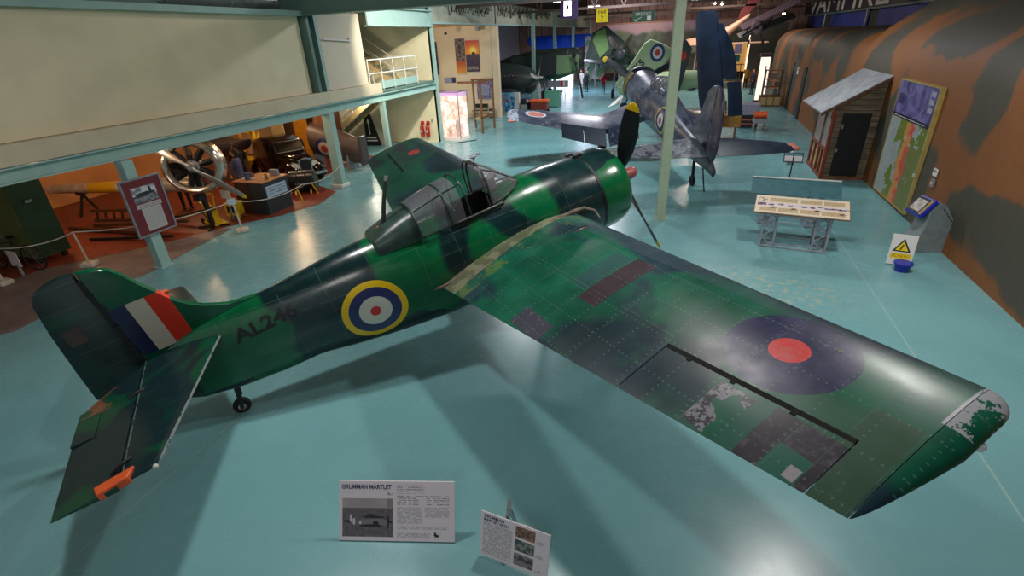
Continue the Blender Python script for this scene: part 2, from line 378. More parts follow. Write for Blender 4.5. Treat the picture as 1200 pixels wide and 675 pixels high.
# roundel on both sides: yellow, blue, white, red
def roundel(n,c,u,v,cu,cv,R0,mask,full=True,worn=0.):
    du=u-cu; dv=v-cv; r=(du*du+dv*dv).sq()
    k=mask
    if full: c=n.mix(r.lt(R0)*k,c,S(238,196,12))
    c=n.mix(r.lt(R0*.80)*k,c,S(38,40,96))
    c=n.mix(r.lt(R0*.50)*k,c,S(214,210,196)); return n.mix(r.lt(R0*.165)*k,c,S(206,40,30))
c=roundel(fz,c,fz.X,fz.Z,-4.93,-.08,.445,fz.Y.ab().gt(.03))
c=fz.mix((fz.Z+(fz.X+6.8)*.125).lt(-.45)*fz.X.lt(-3.5),c,S(128,142,142))
fz.color(c); fz.rough(fz.noise(6,4)*.16+.16); fz.p.inputs['Coat Weight'].default_value=.3; fz.p.inputs['Coat Roughness'].default_value=.12
M_fus=fz.m
# wing paint
wg=NT('green_fighter_wing_paint',.3)
ny=wg.noise(1.1,4,.6)
k=wg.noise(.9,2,.5,wg.comb(wg.X*.9+3.3,wg.Y*.62+1.5,0.),.8).step(.46,.56)
c=wg.mix(k,wg.mix(ny.step(.3,.7),S(6,70,50),S(22,98,74)),wg.mix(ny.step(.3,.7),S(18,42,48),S(32,56,68)))
c=wg.mix(wg.noise(2.2,5,.7).step(.6,.78)*.5,c,S(30,98,44))
c=wg.mix(wg.noise(5,6,.75,dist=1.).step(.62,.8)*.35,c,S(52,64,66))
c=wg.mix((wg.X.gt(-2.05))*.4,c,S(66,80,90))
star=wg.Y.lt(0)
# yellow-green worn strip and primer at the root
c=wg.mix(wg.Y.ab().lt(1.15)*wg.noise(4,4,.7).step(.5,.6)*.55,c,S(96,112,50))
c=wg.mix((wg.Y.ab()+wg.X*.085).lt(.60)*.7,c,wg.mix(wg.noise(5,3).step(.45,.55),S(96,92,70),S(130,124,100)))
nz=wg.noise(9,4,.7)*.07-.035
xa=wg.X+nz; ya=wg.Y+nz
def patch(c,x0,x1,y0,y1,col,f=1.,wob=False):
    return wg.mix(wg.rect(xa if wob else wg.X,ya if wob else wg.Y,x0,x1,y0,y1)*f,c,col)
c=patch(c,-3.72,-3.46,-2.77,-2.2,wg.mix(nz.gt(.008),S(64,66,78),S(96,98,108)))       # bare grey plate
c=patch(c,-3.03,-2.15,-2.93,-2.62,S(58,46,52)); c=patch(c,-2.9,-2.2,-2.6,-2.3,S(46,66,78),.6)
c=patch(c,-3.45,-2.55,-5.72,-5.42,S(60,82,64),.8); c=patch(c,-3.45,-2.6,-5.75,-5.0,S(44,84,62),.5)
# wing roundel blue and red (worn)
r=((wg.X+2.42)*(wg.X+2.42)*1.25+(wg.Y.ab()-4.70)*(wg.Y.ab()-4.70)).sq()
blue=wg.mix(wg.noise(4,5,.7).step(.4,.7),S(22,28,66),S(58,56,92))
c=wg.mix(r.lt(.50)*star,c,blue); c=wg.mix(r.lt(.47)*(1-star)*.35,c,blue)
c=wg.mix(r.lt(.155),c,wg.mix(wg.noise(9,5,.7).step(.4,.7),S(206,50,50),S(190,90,84)))
# stripped metal on the aileron and tip
al=wg.X.lt(-2.93)*star
c=wg.mix(wg.rect(xa,ya,-3.5,-2.95,-5.02,-4.86)*al,c,S(28,86,72))
c=wg.mix(wg.rect(xa,ya,-3.6,-2.9,-5.5,-5.0)*al,c,wg.mix(wg.noise(6,5,.8).step(.5,.6),S(50,47,55),S(76,74,84)))
c=wg.mix(wg.rect(xa,ya,-3.42,-2.98,-4.86,-4.55)*al*wg.noise(3,2).gt(.42),c,wg.mix(wg.noise(14,5,.8).gt(.5),S(48,45,52),S(126,126,134)))
c=wg.mix(wg.rect(wg.X,wg.Y,-3.38,-3.15,-5.42,-5.18)*al,c,S(30,92,76))
c=wg.mix(wg.rect(wg.X,wg.Y,-3.34,-3.24,-5.41,-5.33)*al,c,S(150,146,150))
tipm=wg.Y.lt(-5.72)*wg.X.gt(-2.42)*wg.noise(5,5,.7).gt(.46)
c=wg.mix(tipm,c,S(168,172,178))
# panel lines, rivets, scratches
ln=wg.line(wg.X-wg.Y*.02,-2.1,.006)
ln=ln.mx(wg.line(wg.X+wg.Y*.0,-2.85,.005)*wg.Y.ab().lt(3.9))
for ys in(1.3,1.95,2.6,3.25,3.9,4.55,5.2,5.42,5.72): ln=ln.mx(wg.line(wg.Y.ab(),ys,.004))
c=wg.mix(ln*wg.noise(6,3).step(.3,.6)*.4,c,S(84,112,102))
ru=((wg.X*17.).fr()-.5).ab().lt(.09)*(((wg.Y.ab()+.03)/.325).fr()-.5).ab().gt(.47)
rv=((wg.Y*17.).fr()-.5).ab().lt(.09)*(((wg.X+.03)/.36).fr()-.5).ab().gt(.475)
c=wg.mix(ru.mx(rv)*.34,c,S(118,146,138))
c=wg.mix(wg.rect(wg.X,wg.Y,-3.6,-2.5,-5.74,-5.42)*wg.noise(1.,6,.85,wg.comb(wg.X*9,wg.Y*16,0.),1.).step(.6,.66)*.5,c,S(130,146,128))
scr=wg.noise(1.,6,.75,wg.comb(wg.X*24,wg.Y*3,0.),.3).step(.7,.78)
c=wg.mix(scr*.3,c,S(100,124,112))
wg.color(c); wg.rough(wg.noise(3,5,.6)*.3+.2); wg.p.inputs['Specular IOR Level'].default_value=.32
M_wing=wg.m
# tail surfaces
tl=NT('green_fighter_tail_paint',.32)
k=tl.noise(1.2,2,.5,tl.comb(tl.X+.4,tl.Y*.9,tl.Z),.7).step(.47,.54)
c=tl.mix(k,S(8,70,46),S(18,42,46)); c=tl.mix(tl.noise(7,6,.8,dist=.6).step(.62,.72)*.5,c,S(84,110,98))
c=tl.mix(tl.noise(4,6,.75).step(.66,.72)*.8,c,S(110,150,90))
c=tl.mix(tl.noise(1.,6,.75,tl.comb(tl.X*3,tl.Y*26,0.)).step(.66,.76)*.4,c,S(100,120,114))
c=tl.mix(((tl.Y.ab()/.42).fr().lt(.012))*.3,c,S(84,104,98))
c=tl.mix(tl.rect(tl.X,tl.Y,-8.3,-7.9,-.75,-.3)*tl.noise(5,3).gt(.5)*.6,c,S(150,84,60))
c=tl.mix((tl.X+tl.Y.ab()*.28+6.70).gt(-.022)*tl.noise(16,4,.8).gt(.42),c,S(128,140,136)); c=tl.mix((tl.X+tl.Y.ab()*.0+7.6).ab().lt(.006)*tl.noise(14,3).gt(.45)*.6,c,S(130,142,136))
c=tl.mix(tl.noise(26,5,.8).step(.66,.7)*.6,c,S(120,140,130))
tl.color(c); M_tail=tl.m
fn=NT('green_fighter_fin_paint',.25)
k=(fn.noise(1.1,2)*.8+fn.X*.0).gt(.0)
c=fn.mix(fn.noise(3,4).step(.3,.7),S(8,80,52),S(10,92,60))
dk=(fn.X+fn.noise(1.2,2)*.5).lt(-7.38)*fn.Z.lt(1.28); c=fn.mix(dk,c,fn.mix(fn.noise(4,4).step(.3,.7),S(16,40,44),S(26,56,60)))
u=fn.X-fn.Z*0.
fm=fn.Z.gt(.49)*fn.Z.lt(1.17)*fn.X.gt(-7.62)*fn.X.lt(-7.0)
c=fn.mix(fm,c,S(34,36,76)); c=fn.mix(fm*fn.X.gt(-7.42),c,S(206,198,180)); c=fn.mix(fm*fn.X.gt(-7.215),c,S(214,58,38))
fn.color(c); M_fin=fn.m
rd_=NT('green_fighter_rudder_paint',.35)
c=rd_.mix(rd_.noise(3,5,.6).step(.3,.7),S(14,36,36),S(24,50,48))
c=rd_.mix((rd_.Z+rd_.X*0).gt(1.2)*rd_.noise(1.5,2).step(.4,.6),c,S(10,66,48))
c=rd_.mix((rd_.Z/.27).fr().lt(.02)*.4,c,S(90,110,104))
c=rd_.mix(rd_.noise(12,5,.8).step(.66,.72)*.4,c,S(110,130,124)); rd_.color(c); M_rud=rd_.m

AF=thing('fighter_aircraft','large green camouflaged fighter aeroplane with yellow ringed roundel filling the foreground','aeroplane',(-.8128,8.765,0),R(46.757))
APZ=2.329; APR=(R(.35),-R(12.05),0)
def ap(mb,name,mat,par=None,lab=None,smooth=35,bevel=0):
    if par is None: o=mb.build(name,mat,AF,smooth,bevel,loc=(0,0,APZ),rot=APR)
    else: o=mb.build(name,mat,par,smooth,bevel)
    if lab: o['label']=lab
    return o
def lerp(tab,x):
    for a,b in zip(tab,tab[1:]):
        if b[0]<=x<=a[0]:
            t=(x-a[0])/(b[0]-a[0]); t=t
            return [a[i]+(b[i]-a[i])*t for i in range(1,len(a))]
    return list(tab[0][1:]) if x>tab[0][0] else list(tab[-1][1:])
# x, ztop, zbot, halfwidth, exponent
FS=[(-1.14,.655,-.67,.655,2.0),(-1.7,.71,-.76,.655,2.1),(-2.2,.73,-.84,.64,2.15),(-2.6,.70,-.87,.61,2.25),(-3.1,.66,-.88,.585,2.3),(-3.9,.65,-.84,.54,2.3),
    (-4.4,.76,-.80,.50,2.15),(-4.9,.75,-.73,.455,2.1),(-5.3,.715,-.66,.40,2.1),(-5.8,.665,-.55,.33,2.05),(-6.3,.64,-.55,.27,2.0),(-6.9,.60,-.50,.185,2.0),(-7.35,.5,-.40,.10,2.0),(-7.64,.40,-.24,.045,2.0)]
def sec(x,n=48,grow=0.):
    zt,zb,hw,e=lerp(FS,x); zc=(zt+zb)/2; hh=(zt-zb)/2; out=[]
    for k in range(n):
        a=2*PI*(k+.5)/n; c,s=math.cos(a),math.sin(a)
        out.append(Vector((x,(hw+grow)*math.copysign(abs(c)**(2/e),c),zc+(hh+grow)*math.copysign(abs(s)**(2/e),s))))
    return out
xs=[-1.14]; 
while xs[-1]>-7.6: xs.append(round(xs[-1]-.1,3))
xs.append(-7.64)
mb=MB(); mb.loft([sec(x) for x in xs],True)
CX0,CX1=-3.45,-2.72
keep=[]
for f in mb.f:
    cc=sum((Vector(mb.v[i]) for i in f),Vector())/len(f)
    if len(f)==4 and CX0<cc.x<CX1 and abs(cc.y)<.36 and cc.z>.4: continue
    keep.append(f)
mb.f=keep
fus=ap(mb,'fuselage',M_fus)
# cockpit tub
b=MB(); b.add([(CX0-.05,-.37,.1),(CX1+.05,-.37,.1),(CX1+.05,.37,.1),(CX0-.05,.37,.1),(CX0-.05,-.37,.62),(CX1+.05,-.37,.62),(CX1+.05,.37,.62),(CX0-.05,.37,.62)],[(0,1,2,3),(0,4,5,1),(1,5,6,2),(2,6,7,3),(3,7,4,0)])
ap(b,'cockpit_tub',M_blk,fus,smooth=0)
b=MB().box(-3.5,-3.2,-.22,.22,.12,.3).box(-3.52,-3.42,-.2,.2,.12,.85); ap(b,'pilot_seat',paint('dark_leather',S(38,34,34),.6),fus,bevel=.03)
b=MB(); b.tube([(-3.5,-.38,.60),(-2.7,-.40,.62)],.014); b.tube([(-3.5,.38,.60),(-2.7,.40,.62)],.014); ap(b,'cockpit_rail',M_steel,fus)
# cowling
cp=[(.46,-.64),(.47,-.58),(.51,-.53),(.56,-.525),(.61,-.57),(.645,-.66),(.663,-.75),(.668,-.95),(.665,-1.10),(.64,-1.105),(.63,-.8),(.55,-.6)]
mb=MB(); mb.loft([[Vector((x,r*math.cos(2*PI*k/56),r*math.sin(2*PI*k/56)-.005)) for k in range(56)] for r,x in cp+[cp[0]]],False)
cowl=ap(mb,'cowling',M_fus,lab='bright green rounded engine cowling',smooth=40)
mb=MB(); mb.loft([[Vector((x,.662*math.cos(2*PI*k/56),.662*math.sin(2*PI*k/56)-.005)) for k in range(56)] for x in(-1.10,-1.14)],False); ap(mb,'cowl_gap_band',M_blk,cowl)
mb=MB().box(-1.16,-1.02,-.05,.05,.655,.70); mb.box(-1.16,-1.04,.2,.26,.62,.66); ap(mb,'cowl_latch',M_blk,cowl,smooth=0,bevel=.01)
# engine
eng=ap(MB().cyl((-.95,0,0),(-.9,0,0),.6,n=40).cyl((-.8,0,0),(-.50,0,0),.2,.14,n=24),'engine',M_grey)
b=MB()
for k in range(9):
    a=2*PI*k/9; d=Vector((0,math.cos(a),math.sin(a)))
    for j in range(8): p=Vector((-.80,0,0))+d*(.24+j*.035); b.cyl(p,p+d*.018,.10,n=14)
    b.cyl(Vector((-.80,0,0))+d*.2,Vector((-.80,0,0))+d*.53,.075,n=12)
ap(b,'cylinders',M_blk,eng)
# propeller
prop=ap(MB().lathe([(.02,-.55),(.09,-.54),(.10,-.38),(.13,-.36),(.13,-.26),(.105,-.24),(.105,-.08),(.085,-.01),(.05,.02),(.0,.03)],24,frameM((0,0,0),(0,1,0),(0,0,1))),'propeller',paint('worn_red_spinner',S(140,74,68),.35),lab='propeller with a pinkish red hub dome')
M_pb=NT('black_blade_paint',.5); rr=((M_pb.Y*M_pb.Y+M_pb.Z*M_pb.Z).sq()); M_pb.color(M_pb.mix(rr.gt(1.27),S(20,22,24),S(232,190,10))); M_pb=M_pb.m
def blade(ang,L=1.40,x0=-.30,mat=M_pb,W=.135,thick=.03,root=.1):
    d=Vector((0,math.cos(ang),math.sin(ang))); t=Vector((0,-math.sin(ang),math.cos(ang))); ax=Vector((1,0,0)); rings=[]
    for i,(r,w,th,tw) in enumerate(((root,.05,.05,60),(.24,.05,.045,55),(.36,.10,.03,50),(.55,W,.022,42),(.8,W*1.12,.017,34),(1.05,W*1.08,.012,28),(1.22,W*.95,.009,25),(L-.07,W*.72,.007,22),(L-.01,W*.35,.004,22),(L,W*.1,.002,22))):
        c_,s_=math.cos(R(tw)),math.sin(R(tw)); u=t*c_+ax*s_; v=ax*c_-t*s_
        rings.append([Vector((x0,0,0))+d*r+u*(w*math.cos(2*PI*k/12))+v*(th*math.sin(2*PI*k/12)) for k in range(12)])
    return MB().loft(rings)
for a in(112,232,352): ap(blade(R(a)),'blade',M_pb,prop,lab='black blade with a yellow tip')
# wings
def foil(c,t): return 5*t*(.2969*math.sqrt(max(c,0))-.126*c-.3516*c*c+.2843*c**3-.1015*c**4)
def wst(y):
    t=(y-.62)/(5.8-.62); le=-1.64-.25*t; te=-3.97+.66*t; zl=.02+.36*t; zt=-.12+.45*t
    return le,te,zl,zt,.15-.06*t
def wpt(y,c,up,lift=0.):
    le,te,zl,zt,th=wst(y); ch=le-te; x=le-ch*c; z=zl+(zt-zl)*c+.02*ch*4*c*(1-c); h=foil(c,th)*ch
    return (x,y,z+(h if up else -h*.8)+lift)
def wring(y,c0,c1,sgn,n=15,scale=1.,zc=0):
    cs=[c0+(c1-c0)*(1-math.cos(PI*i/n))/2 if c0==0 else c0+(c1-c0)*i/n for i in range(n+1)]
    pts=[wpt(y,c,True) for c in cs]+[wpt(y,c,False) for c in reversed(cs)]
    return [Vector((p[0],p[1]*sgn,p[2])) for p in pts]
HG=.655
for sgn,nm in((-1,'near right wing with blue and red roundel and a stripped aileron'),(1,'far left wing with a faded red disc')):
    w=MB()
    w.loft([wring(y,0,1,sgn) for y in(.35,.8,1.5,2.3,3.1,3.93)])
    w.loft([wring(y,0,HG,sgn) for y in(3.93,4.5,5.0,5.50)])
    w.loft([wring(y,0,1,sgn) for y in(5.50,5.62,5.74)])
    wo_=ap(w,'wing',M_wing,lab=nm,smooth=30)
    # tip cap, rounding off
    w=MB(); rs=[]
    for i in range(7):
        a=i/6*PI/2; q=math.cos(a)*.96+.04
        base=wring(5.745,0,1,sgn); le_,te_,zl_,zt_,_q=wst(5.745); row=[]
        for p in base:
            c=min(1,max(0,(le_-p.x)/(le_-te_))); g=min(1,(1-c)/.55)**.7; zc=zl_+(zt_-zl_)*c+.02*1.4*4*c*(1-c)*.5
            row.append(Vector((p.x-.22*(1-math.cos(a))*(1-c)**5,sgn*(5.745+.17*math.sin(a)*g),(p.z-zc)*q+zc)))
        rs.append(row)
    w.loft(rs); ap(w,'wing_tip',M_wing,wo_,smooth=60)
    # aileron with gap
    w=MB(); w.loft([wring(y,HG+.026,1,sgn,8) for y in(3.94,4.5,5.0,5.492)]); al_=ap(w,'aileron',M_wing,wo_)
    g_=MB(); g_.box(0,0,0,0,0,0); g_=MB()
    g_.loft([[Vector((wpt(y,HG,True)[0]+.005,sgn*y,wpt(y,HG,True)[2]+.001)),Vector((wpt(y,HG+.028,True)[0],sgn*y,wpt(y,HG+.028,True)[2]-.004)),Vector((wpt(y,HG+.028,False)[0],sgn*y,wpt(y,HG+.028,False)[2]+.01)),Vector((wpt(y,HG,False)[0],sgn*y,wpt(y,HG,False)[2]+.01))] for y in(3.94,5.49)])
    for yy in(4.2,4.62,5.1):
        p=wpt(yy,HG+.02,True); g_.box(p[0]-.03,p[0]+.03,sgn*yy-.02,sgn*yy+.02,p[2]-.01,p[2]+.002)
    ap(g_,'aileron_gap',paint('gap_black',S(8,9,9),.9),wo_,smooth=0)
    # root fillet lip
    f_=MB(); pts=[]
    f_.tube([Vector((x,sgn*y,z)) for x,y,z in((-1.50,1.0,.03),(-1.48,.86,.11),(-1.58,.74,.16),(-1.75,.73,.175),(-2.1,.72,.17),(-2.7,.69,.12),(-3.3,.66,.03),(-3.9,.62,-.09),(-4.1,.5,-.14))],[.012,.022,.03,.035,.035,.032,.03,.025,.015])
    ap(f_,'root_fillet',paint('worn_primer_strip',S(96,84,72),.5,var=.3,scale=12),wo_)
p=wpt(5.8,.32,False)
nv=MB().sphere((p[0]-.02,-5.91,p[2]+.02),.026,12,8,(1.7,1.3,.8)); nv.cyl((p[0],-5.82,p[2]+.03),(p[0],-5.89,p[2]+.0),.022); ap(nv,'navigation_light',glass('clear_lamp_glass',(.85,.87,.95,1),.7,.05))
b=MB(); q=wpt(4.95,.22,True); b.cyl((q[0],-4.95,q[2]-.005),(q[0],-4.95,q[2]+.004),.022,n=12); ap(b,'wing_fitting',M_blk); q=wpt(1.35,.18,True); ap(MB().sphere((q[0],-1.35,q[2]),.05,12,6,(2.4,1,.5)),'wing_blister',M_blk)
# tailplanes and elevators
ST={'le0':(-6.70,.10),'le1':(-7.28,2.12),'h0':(-7.62,.12),'h1':(-7.62,2.12)}
def sring(y,xl,xt,th,z=.385,sgn=1,n=10,sharpT=True,round0=True):
    out=[]; ch=xl-xt
    for i in range(n+1):
        c=i/n; out.append(Vector((xl-ch*c,sgn*y,z+th*(math.sqrt(max(0,c*(1.0-c*.999)))*2 if not sharpT else foil(c,.5)*2.))))
    for i in range(n,-1,-1):
        c=i/n; out.append(Vector((xl-ch*c,sgn*y,z-th*(math.sqrt(max(0,c*(1.0-c*.999)))*2 if not sharpT else foil(c,.5)*2.))))
    return out
for sgn in(-1,1):
    sp=MB(); rs=[]
    for y in(.04,.5,1.0,1.5,1.9,2.05,2.14):
        t=y/2.14; xl=-6.70-.60*t; th=.062-.028*t; 
        if y>2.0: th*=.75
        if y>2.1: xl-=.05; th*=.5
        r=[]; n=10; xt=-7.62
        for i in range(n+1):
            c=i/n*.58; r.append(Vector((xl-(xl-xt)*i/n,sgn*y,.385+th*foil(c,.5)*4)))
        for i in range(n,-1,-1):
            c=i/n*.58; r.append(Vector((xl-(xl-xt)*i/n,sgn*y,.385-th*foil(c,.5)*4)))
        rs.append(r)
    sp.loft(rs); tp=ap(sp,'tailplane',M_tail,lab='near tailplane, scratched dark and bright green' if sgn<0 else None)
    ev=MB(); rs=[]
    for y,xt in((.16,-7.82),(.38,-8.04),(.6,-8.23),(1.2,-8.20),(1.8,-8.17),(2.2,-8.15)):
        t=y/2.2; th=.045-.02*t; xl=-7.632; r=[]
        for i in range(9): r.append(Vector((xl-(xl-xt)*i/8,sgn*y,.385+th*(1-i/8)+.003)))
        for i in range(8,-1,-1): r.append(Vector((xl-(xl-xt)*i/8,sgn*y,.385-th*(1-i/8)-.003)))
        rs.append(r)
    ev.loft(rs); e_=ap(ev,'elevator',M_tail,tp)
    ap(MB().prism([(-7.50,2.03),(-7.54,2.16),(-7.78,2.21),(-7.82,2.08)],.355,.435,lambda u,v,h:Vector((u,v*sgn,h))),'balance_horn',M_org,tp,lab='orange painted tip balance',bevel=.01)
    for yy in(.75,1.95): ap(MB().tube([(-7.55,sgn*(yy-.08),.42),(-7.62,sgn*yy,.445),(-7.70,sgn*(yy+.05),.42)],.015),'elevator_hinge',M_blk,tp)
    tb=MB().prism([(-8.0,.62),(-7.98,1.2),(-8.2,1.2),(-8.22,.62)],.385,.41,lambda u,v,h:Vector((u,v*sgn,h))); ap(tb,'trim_tab',M_tail,e_)
b=MB().sphere((-7.33,-2.14,.385),.024,12,8); ap(b,'tailplane_tip_light',M_white)
# fin and rudder
fo=[(-7.62,.36),(-7.62,1.70),(-7.50,1.69),(-7.36,1.63),(-7.27,1.51),(-7.19,1.35),(-7.09,1.19),(-6.97,.99),(-6.88,.89),(-6.73,.78),(-6.49,.67),(-6.1,.62),(-6.1,.50),(-7.0,.42)]
def plate(poly,th,cx,taper=.0):
    # bevelled fin: inner polygon thicker
    n=len(poly); c=Vector((sum(p[0] for p in poly)/n,sum(p[1] for p in poly)/n))
    mb=MB(); rs=[]
    for h,q in((-1,.955),(-.6,.985),(0,1.),(.6,.985),(1,.955)):
        rs.append([Vector((c.x+(p[0]-c.x)*q,h*th,c.y+(p[1]-c.y)*q)) for p in poly])
    return mb.loft(rs)
ap(plate(fo,.045,0),'fin',M_fin,lab='green fin with blue, white and red flash',smooth=50)
ro=[(-7.635,.26),(-7.635,1.70),(-7.70,1.712),(-7.8,1.71),(-7.92,1.69),(-8.02,1.655),(-8.08,1.61),(-8.12,1.54),(-8.145,1.42),(-8.19,1.14),(-8.25,.63),(-8.29,.2),(-8.2,.1),(-7.9,.05),(-7.64,.06)]
rud=ap(plate(ro,.03,0),'rudder',M_rud,lab='dark worn rudder',smooth=50)
rt=MB().box(-8.10,-7.92,-.036,-.028,.93,1.13); ap(rt,'rudder_patch',paint('brown_worn_patch',S(72,62,58),.6),rud,smooth=0)
rt=MB().box(-7.66,-7.60,-.035,.035,.12,1.6)
for z in(.55,.62,.72,.95,1.4): rt.box(-7.66,-7.6,-.055,-.02,z,z+.03)
rt.box(-7.7,-7.58,-.06,-.02,.38,.44); ap(rt,'rudder_hinge',M_blk,rud,smooth=0)
# turtledeck and canopy
td=MB(); rs=[]
for x,hw,zs,zt in((-3.96,.36,.56,.97),(-4.15,.355,.57,.93),(-4.35,.35,.58,.875),(-4.56,.33,.58,.815),(-4.60,.30,.57,.77)):
    rs.append([Vector((x,hw*math.copysign(abs(math.cos(PI*k/20))**.65,math.cos(PI*k/20)),zs+(zt-zs)*max(0,math.sin(PI*k/20))**.65)) for k in range(21)])
td.loft(rs,True,True); ap(td,'rear_decking',paint('grey_green_deck',S(44,66,60),.35,var=.2),fus)
mg=glass('dusty_canopy_glass',(.25,.25,.28,1),.36,.2)
fr=paint('canopy_frame_green',S(24,48,46),.4)
def hoop(x,hw,zs,zt,xs=0,n=16,e=.75): return [Vector((x+xs*math.sin(PI*k/n),hw*math.copysign(abs(math.cos(PI*k/n))**.62,math.cos(PI*k/n)),zs+(zt-zs)*max(0,math.sin(PI*k/n))**.62)) for k in range(n+1)]
cn=MB(); H=[hoop(-3.97,.37,.60,.99),hoop(-3.75,.375,.60,1.04),hoop(-3.5,.38,.60,1.09),hoop(-3.28,.385,.60,1.12)]
cn.loft(H,False,False); can=ap(cn,'sliding_canopy',mg,lab='dusty sliding canopy pushed back',smooth=60)
b=MB()
for h in(H[0],H[2]): b.tube(h,.017)
h3=hoop(-3.2,.385,.60,1.13); b.tube(h3,.014)
for k in(5,11): b.tube([H[0][k],H[1][k],H[2][k],h3[k]],.012)
for k in(0,16): b.tube([H[0][k],H[1][k],H[2][k],h3[k]],.016)
b.tube([(-3.2,-.30,.9),(-3.45,-.1,.65)],.01); b.tube([(-3.35,.36,.86),(-3.3,0,.62)],.012)
ap(b,'canopy_frame',fr,can)
ws=MB(); W=[hoop(-2.84,.36,.64,1.20),hoop(-2.62,.33,.66,1.06,0),hoop(-2.42,.26,.70,.88),hoop(-2.30,.17,.72,.77)]
ws.loft(W,False,False); wsd=ap(ws,'windscreen',glass('windscreen_glass',(.3,.3,.32,1),.34,.12),lab='pointed glass windscreen',smooth=60)
b=MB(); b.tube(W[0],.016); b.tube([(-2.88,.36,.62)]+[p+Vector((-.06,0,.02)) for p in W[0]][1:-1]+[(-2.88,-.36,.62)],.012)
for k in(5,11): b.tube([w[k] for w in W],.012)
b.tube([w[0] for w in W]+[w[16] for w in W][::-1],.014); b.tube(W[3],.012)
ap(b,'windscreen_frame',paint('dull_metal_frame',S(84,80,80),.4,.6),wsd)
b=MB().box(-2.72,-2.6,-.07,.07,.72,.9).cyl((-2.72,0,.86),(-2.55,0,.92),.05); ap(b,'gun_sight',M_grey,wsd)
b=MB().tube([(-2.85,-.03,1.20),(-2.75,0,1.29),(-2.65,.1,1.24)],.015).sphere((-2.8,0,1.27),.04,10,6,(1.5,1,.6)); ap(b,'rear_mirror',M_grey,wsd)
# aerial mast
b=MB().tube([(-4.34,0,.84),(-4.2,0,1.18),(-4.08,0,1.43)],[.032,.027,.02],n=10); ms=ap(b,'aerial_mast',paint('mast_green',S(38,48,44),.5))
ap(MB().cyl((-4.09,0,1.40),(-4.06,0,1.46),.026,n=10),'mast_cap',M_steel,ms)
b=MB().sphere((-4.42,.0,.83),.035,10,6).sphere((-4.50,.05,.80),.03,10,6); ap(b,'mast_foot',paint('coppery_fitting',S(150,84,66),.4),ms)
# code letters
def side_pt(x,z): # on the starboard skin
    zt,zb,hw,e=lerp(FS,x); zc=(zt+zb)/2; hh=(zt-zb)/2; q=max(0,1-abs((z-zc)/hh)**e)**(1/e); return Vector((x,-hw*q-.004,z))
tx=text('AL246','serial_lettering',.245,M_blk,AF,Matrix.Identity(4),0,sx=1.24,off=.006)
me=tx.data
import bmesh as _b
bm=_b.new(); bm.from_mesh(me)
_b.ops.subdivide_edges(bm,edges=[e for e in bm.edges if e.calc_length()>.05],cuts=2)
for v in bm.verts:
    x=-6.62+v.co.x; z=.22+v.co.y+(x+6.6)*.09; v.co=side_pt(x,z)
bm.to_mesh(me); bm.free(); tx.location=(0,0,APZ); tx.rotation_euler=APR
M_srl=paint('serial_black',S(14,18,18),.35); me.materials[0]=M_srl
# undercarriage
def wheel(c,r,w,ax=(0,1,0),nm='tyre',par=None,hub=M_grey):
    a=Vector(ax).normalized(); u,v=basis(a); mb=MB(); c=Vector(c); prof=[(.45*r,-w*.4),(.8*r,-w/2),(.95*r,-w*.38),(r,-w*.15),(r,w*.15),(.95*r,w*.38),(.8*r,w/2),(.45*r,w*.4)]
    mb.loft([[c+a*h+u*(q*math.cos(2*PI*k/28))+v*(q*math.sin(2*PI*k/28)) for k in range(28)] for q,h in prof])
    return mb
twc=Vector((-7.06,0,-.77))
leg=MB().bar((-6.95,0,-.25),twc+Vector((0,.07,0)),.05,.03).bar((-6.95,0,-.25),twc+Vector((0,-.07,0)),.05,.03).cyl((-6.92,0,-.25),(-7.0,0,-.6),.03).cyl(twc+Vector((0,-.08,0)),twc+Vector((0,.08,0)),.02)
lg=ap(leg,'tailwheel_leg',M_blk)
t_=ap(wheel(twc,.115,.09),'tailwheel_tyre',M_rub,lg); ap(MB().cyl(twc-Vector((0,.048,0)),twc+Vector((0,.048,0)),.05,n=16),'wheel_hub',M_steel,t_)
for s in(-1,1):
    c0=Vector((-1.55,s*.97,-1.715))
    # main wheel resting on the floor
    lgm=ap(MB().tube([(-2.1,s*.45,-.55),(-1.8,s*.7,-1.2),c0-Vector((0,s*.08,0))],.045).tube([(-1.3,s*.4,-.5),c0-Vector((0,s*.08,0))],.035),'main_wheel_leg',M_grey)
    t_=ap(wheel(c0,.33,.18),'main_tyre',M_rub,lgm); ap(MB().cyl(c0-Vector((0,.08,0)),c0+Vector((0,.08,0)),.14,n=20),'wheel_hub',M_grey,t_)
# ================================================================ BLUE GULL-WING AIRCRAFT
bl=NT('worn_navy_aircraft_paint',.3)
c=bl.mix(bl.noise(.9,3,.6).step(.35,.65),S(34,42,62),S(84,90,104))
c=bl.mix(bl.noise(3.2,6,.8,dist=1.).step(.54,.62)*.7,c,S(116,120,130)); c=bl.mix(bl.noise(11,6,.85,dist=.5).step(.62,.68)*.8,c,S(130,136,148))
c=bl.mix(bl.noise(2,5,.7).step(.6,.75)*.4,c,S(96,102,114))
c=bl.mix(((bl.Y.ab()/.62).fr().lt(.015)).mx((bl.X/.8).fr().lt(.012))*.45,c,S(24,30,44))
c=bl.mix(bl.rect(bl.Y,bl.X,5.45,6.3,-5.,-2.2)*bl.noise(5,5,.7).step(.42,.5),c,S(150,158,168))
def ring_(c,u,v,cu,cv,rs,mask):
    du=u-cu; dv=v-cv; r=(du*du+dv*dv).sq()
    for R0,col in rs: c=bl.mix(r.lt(R0)*mask,c,col)
    return c
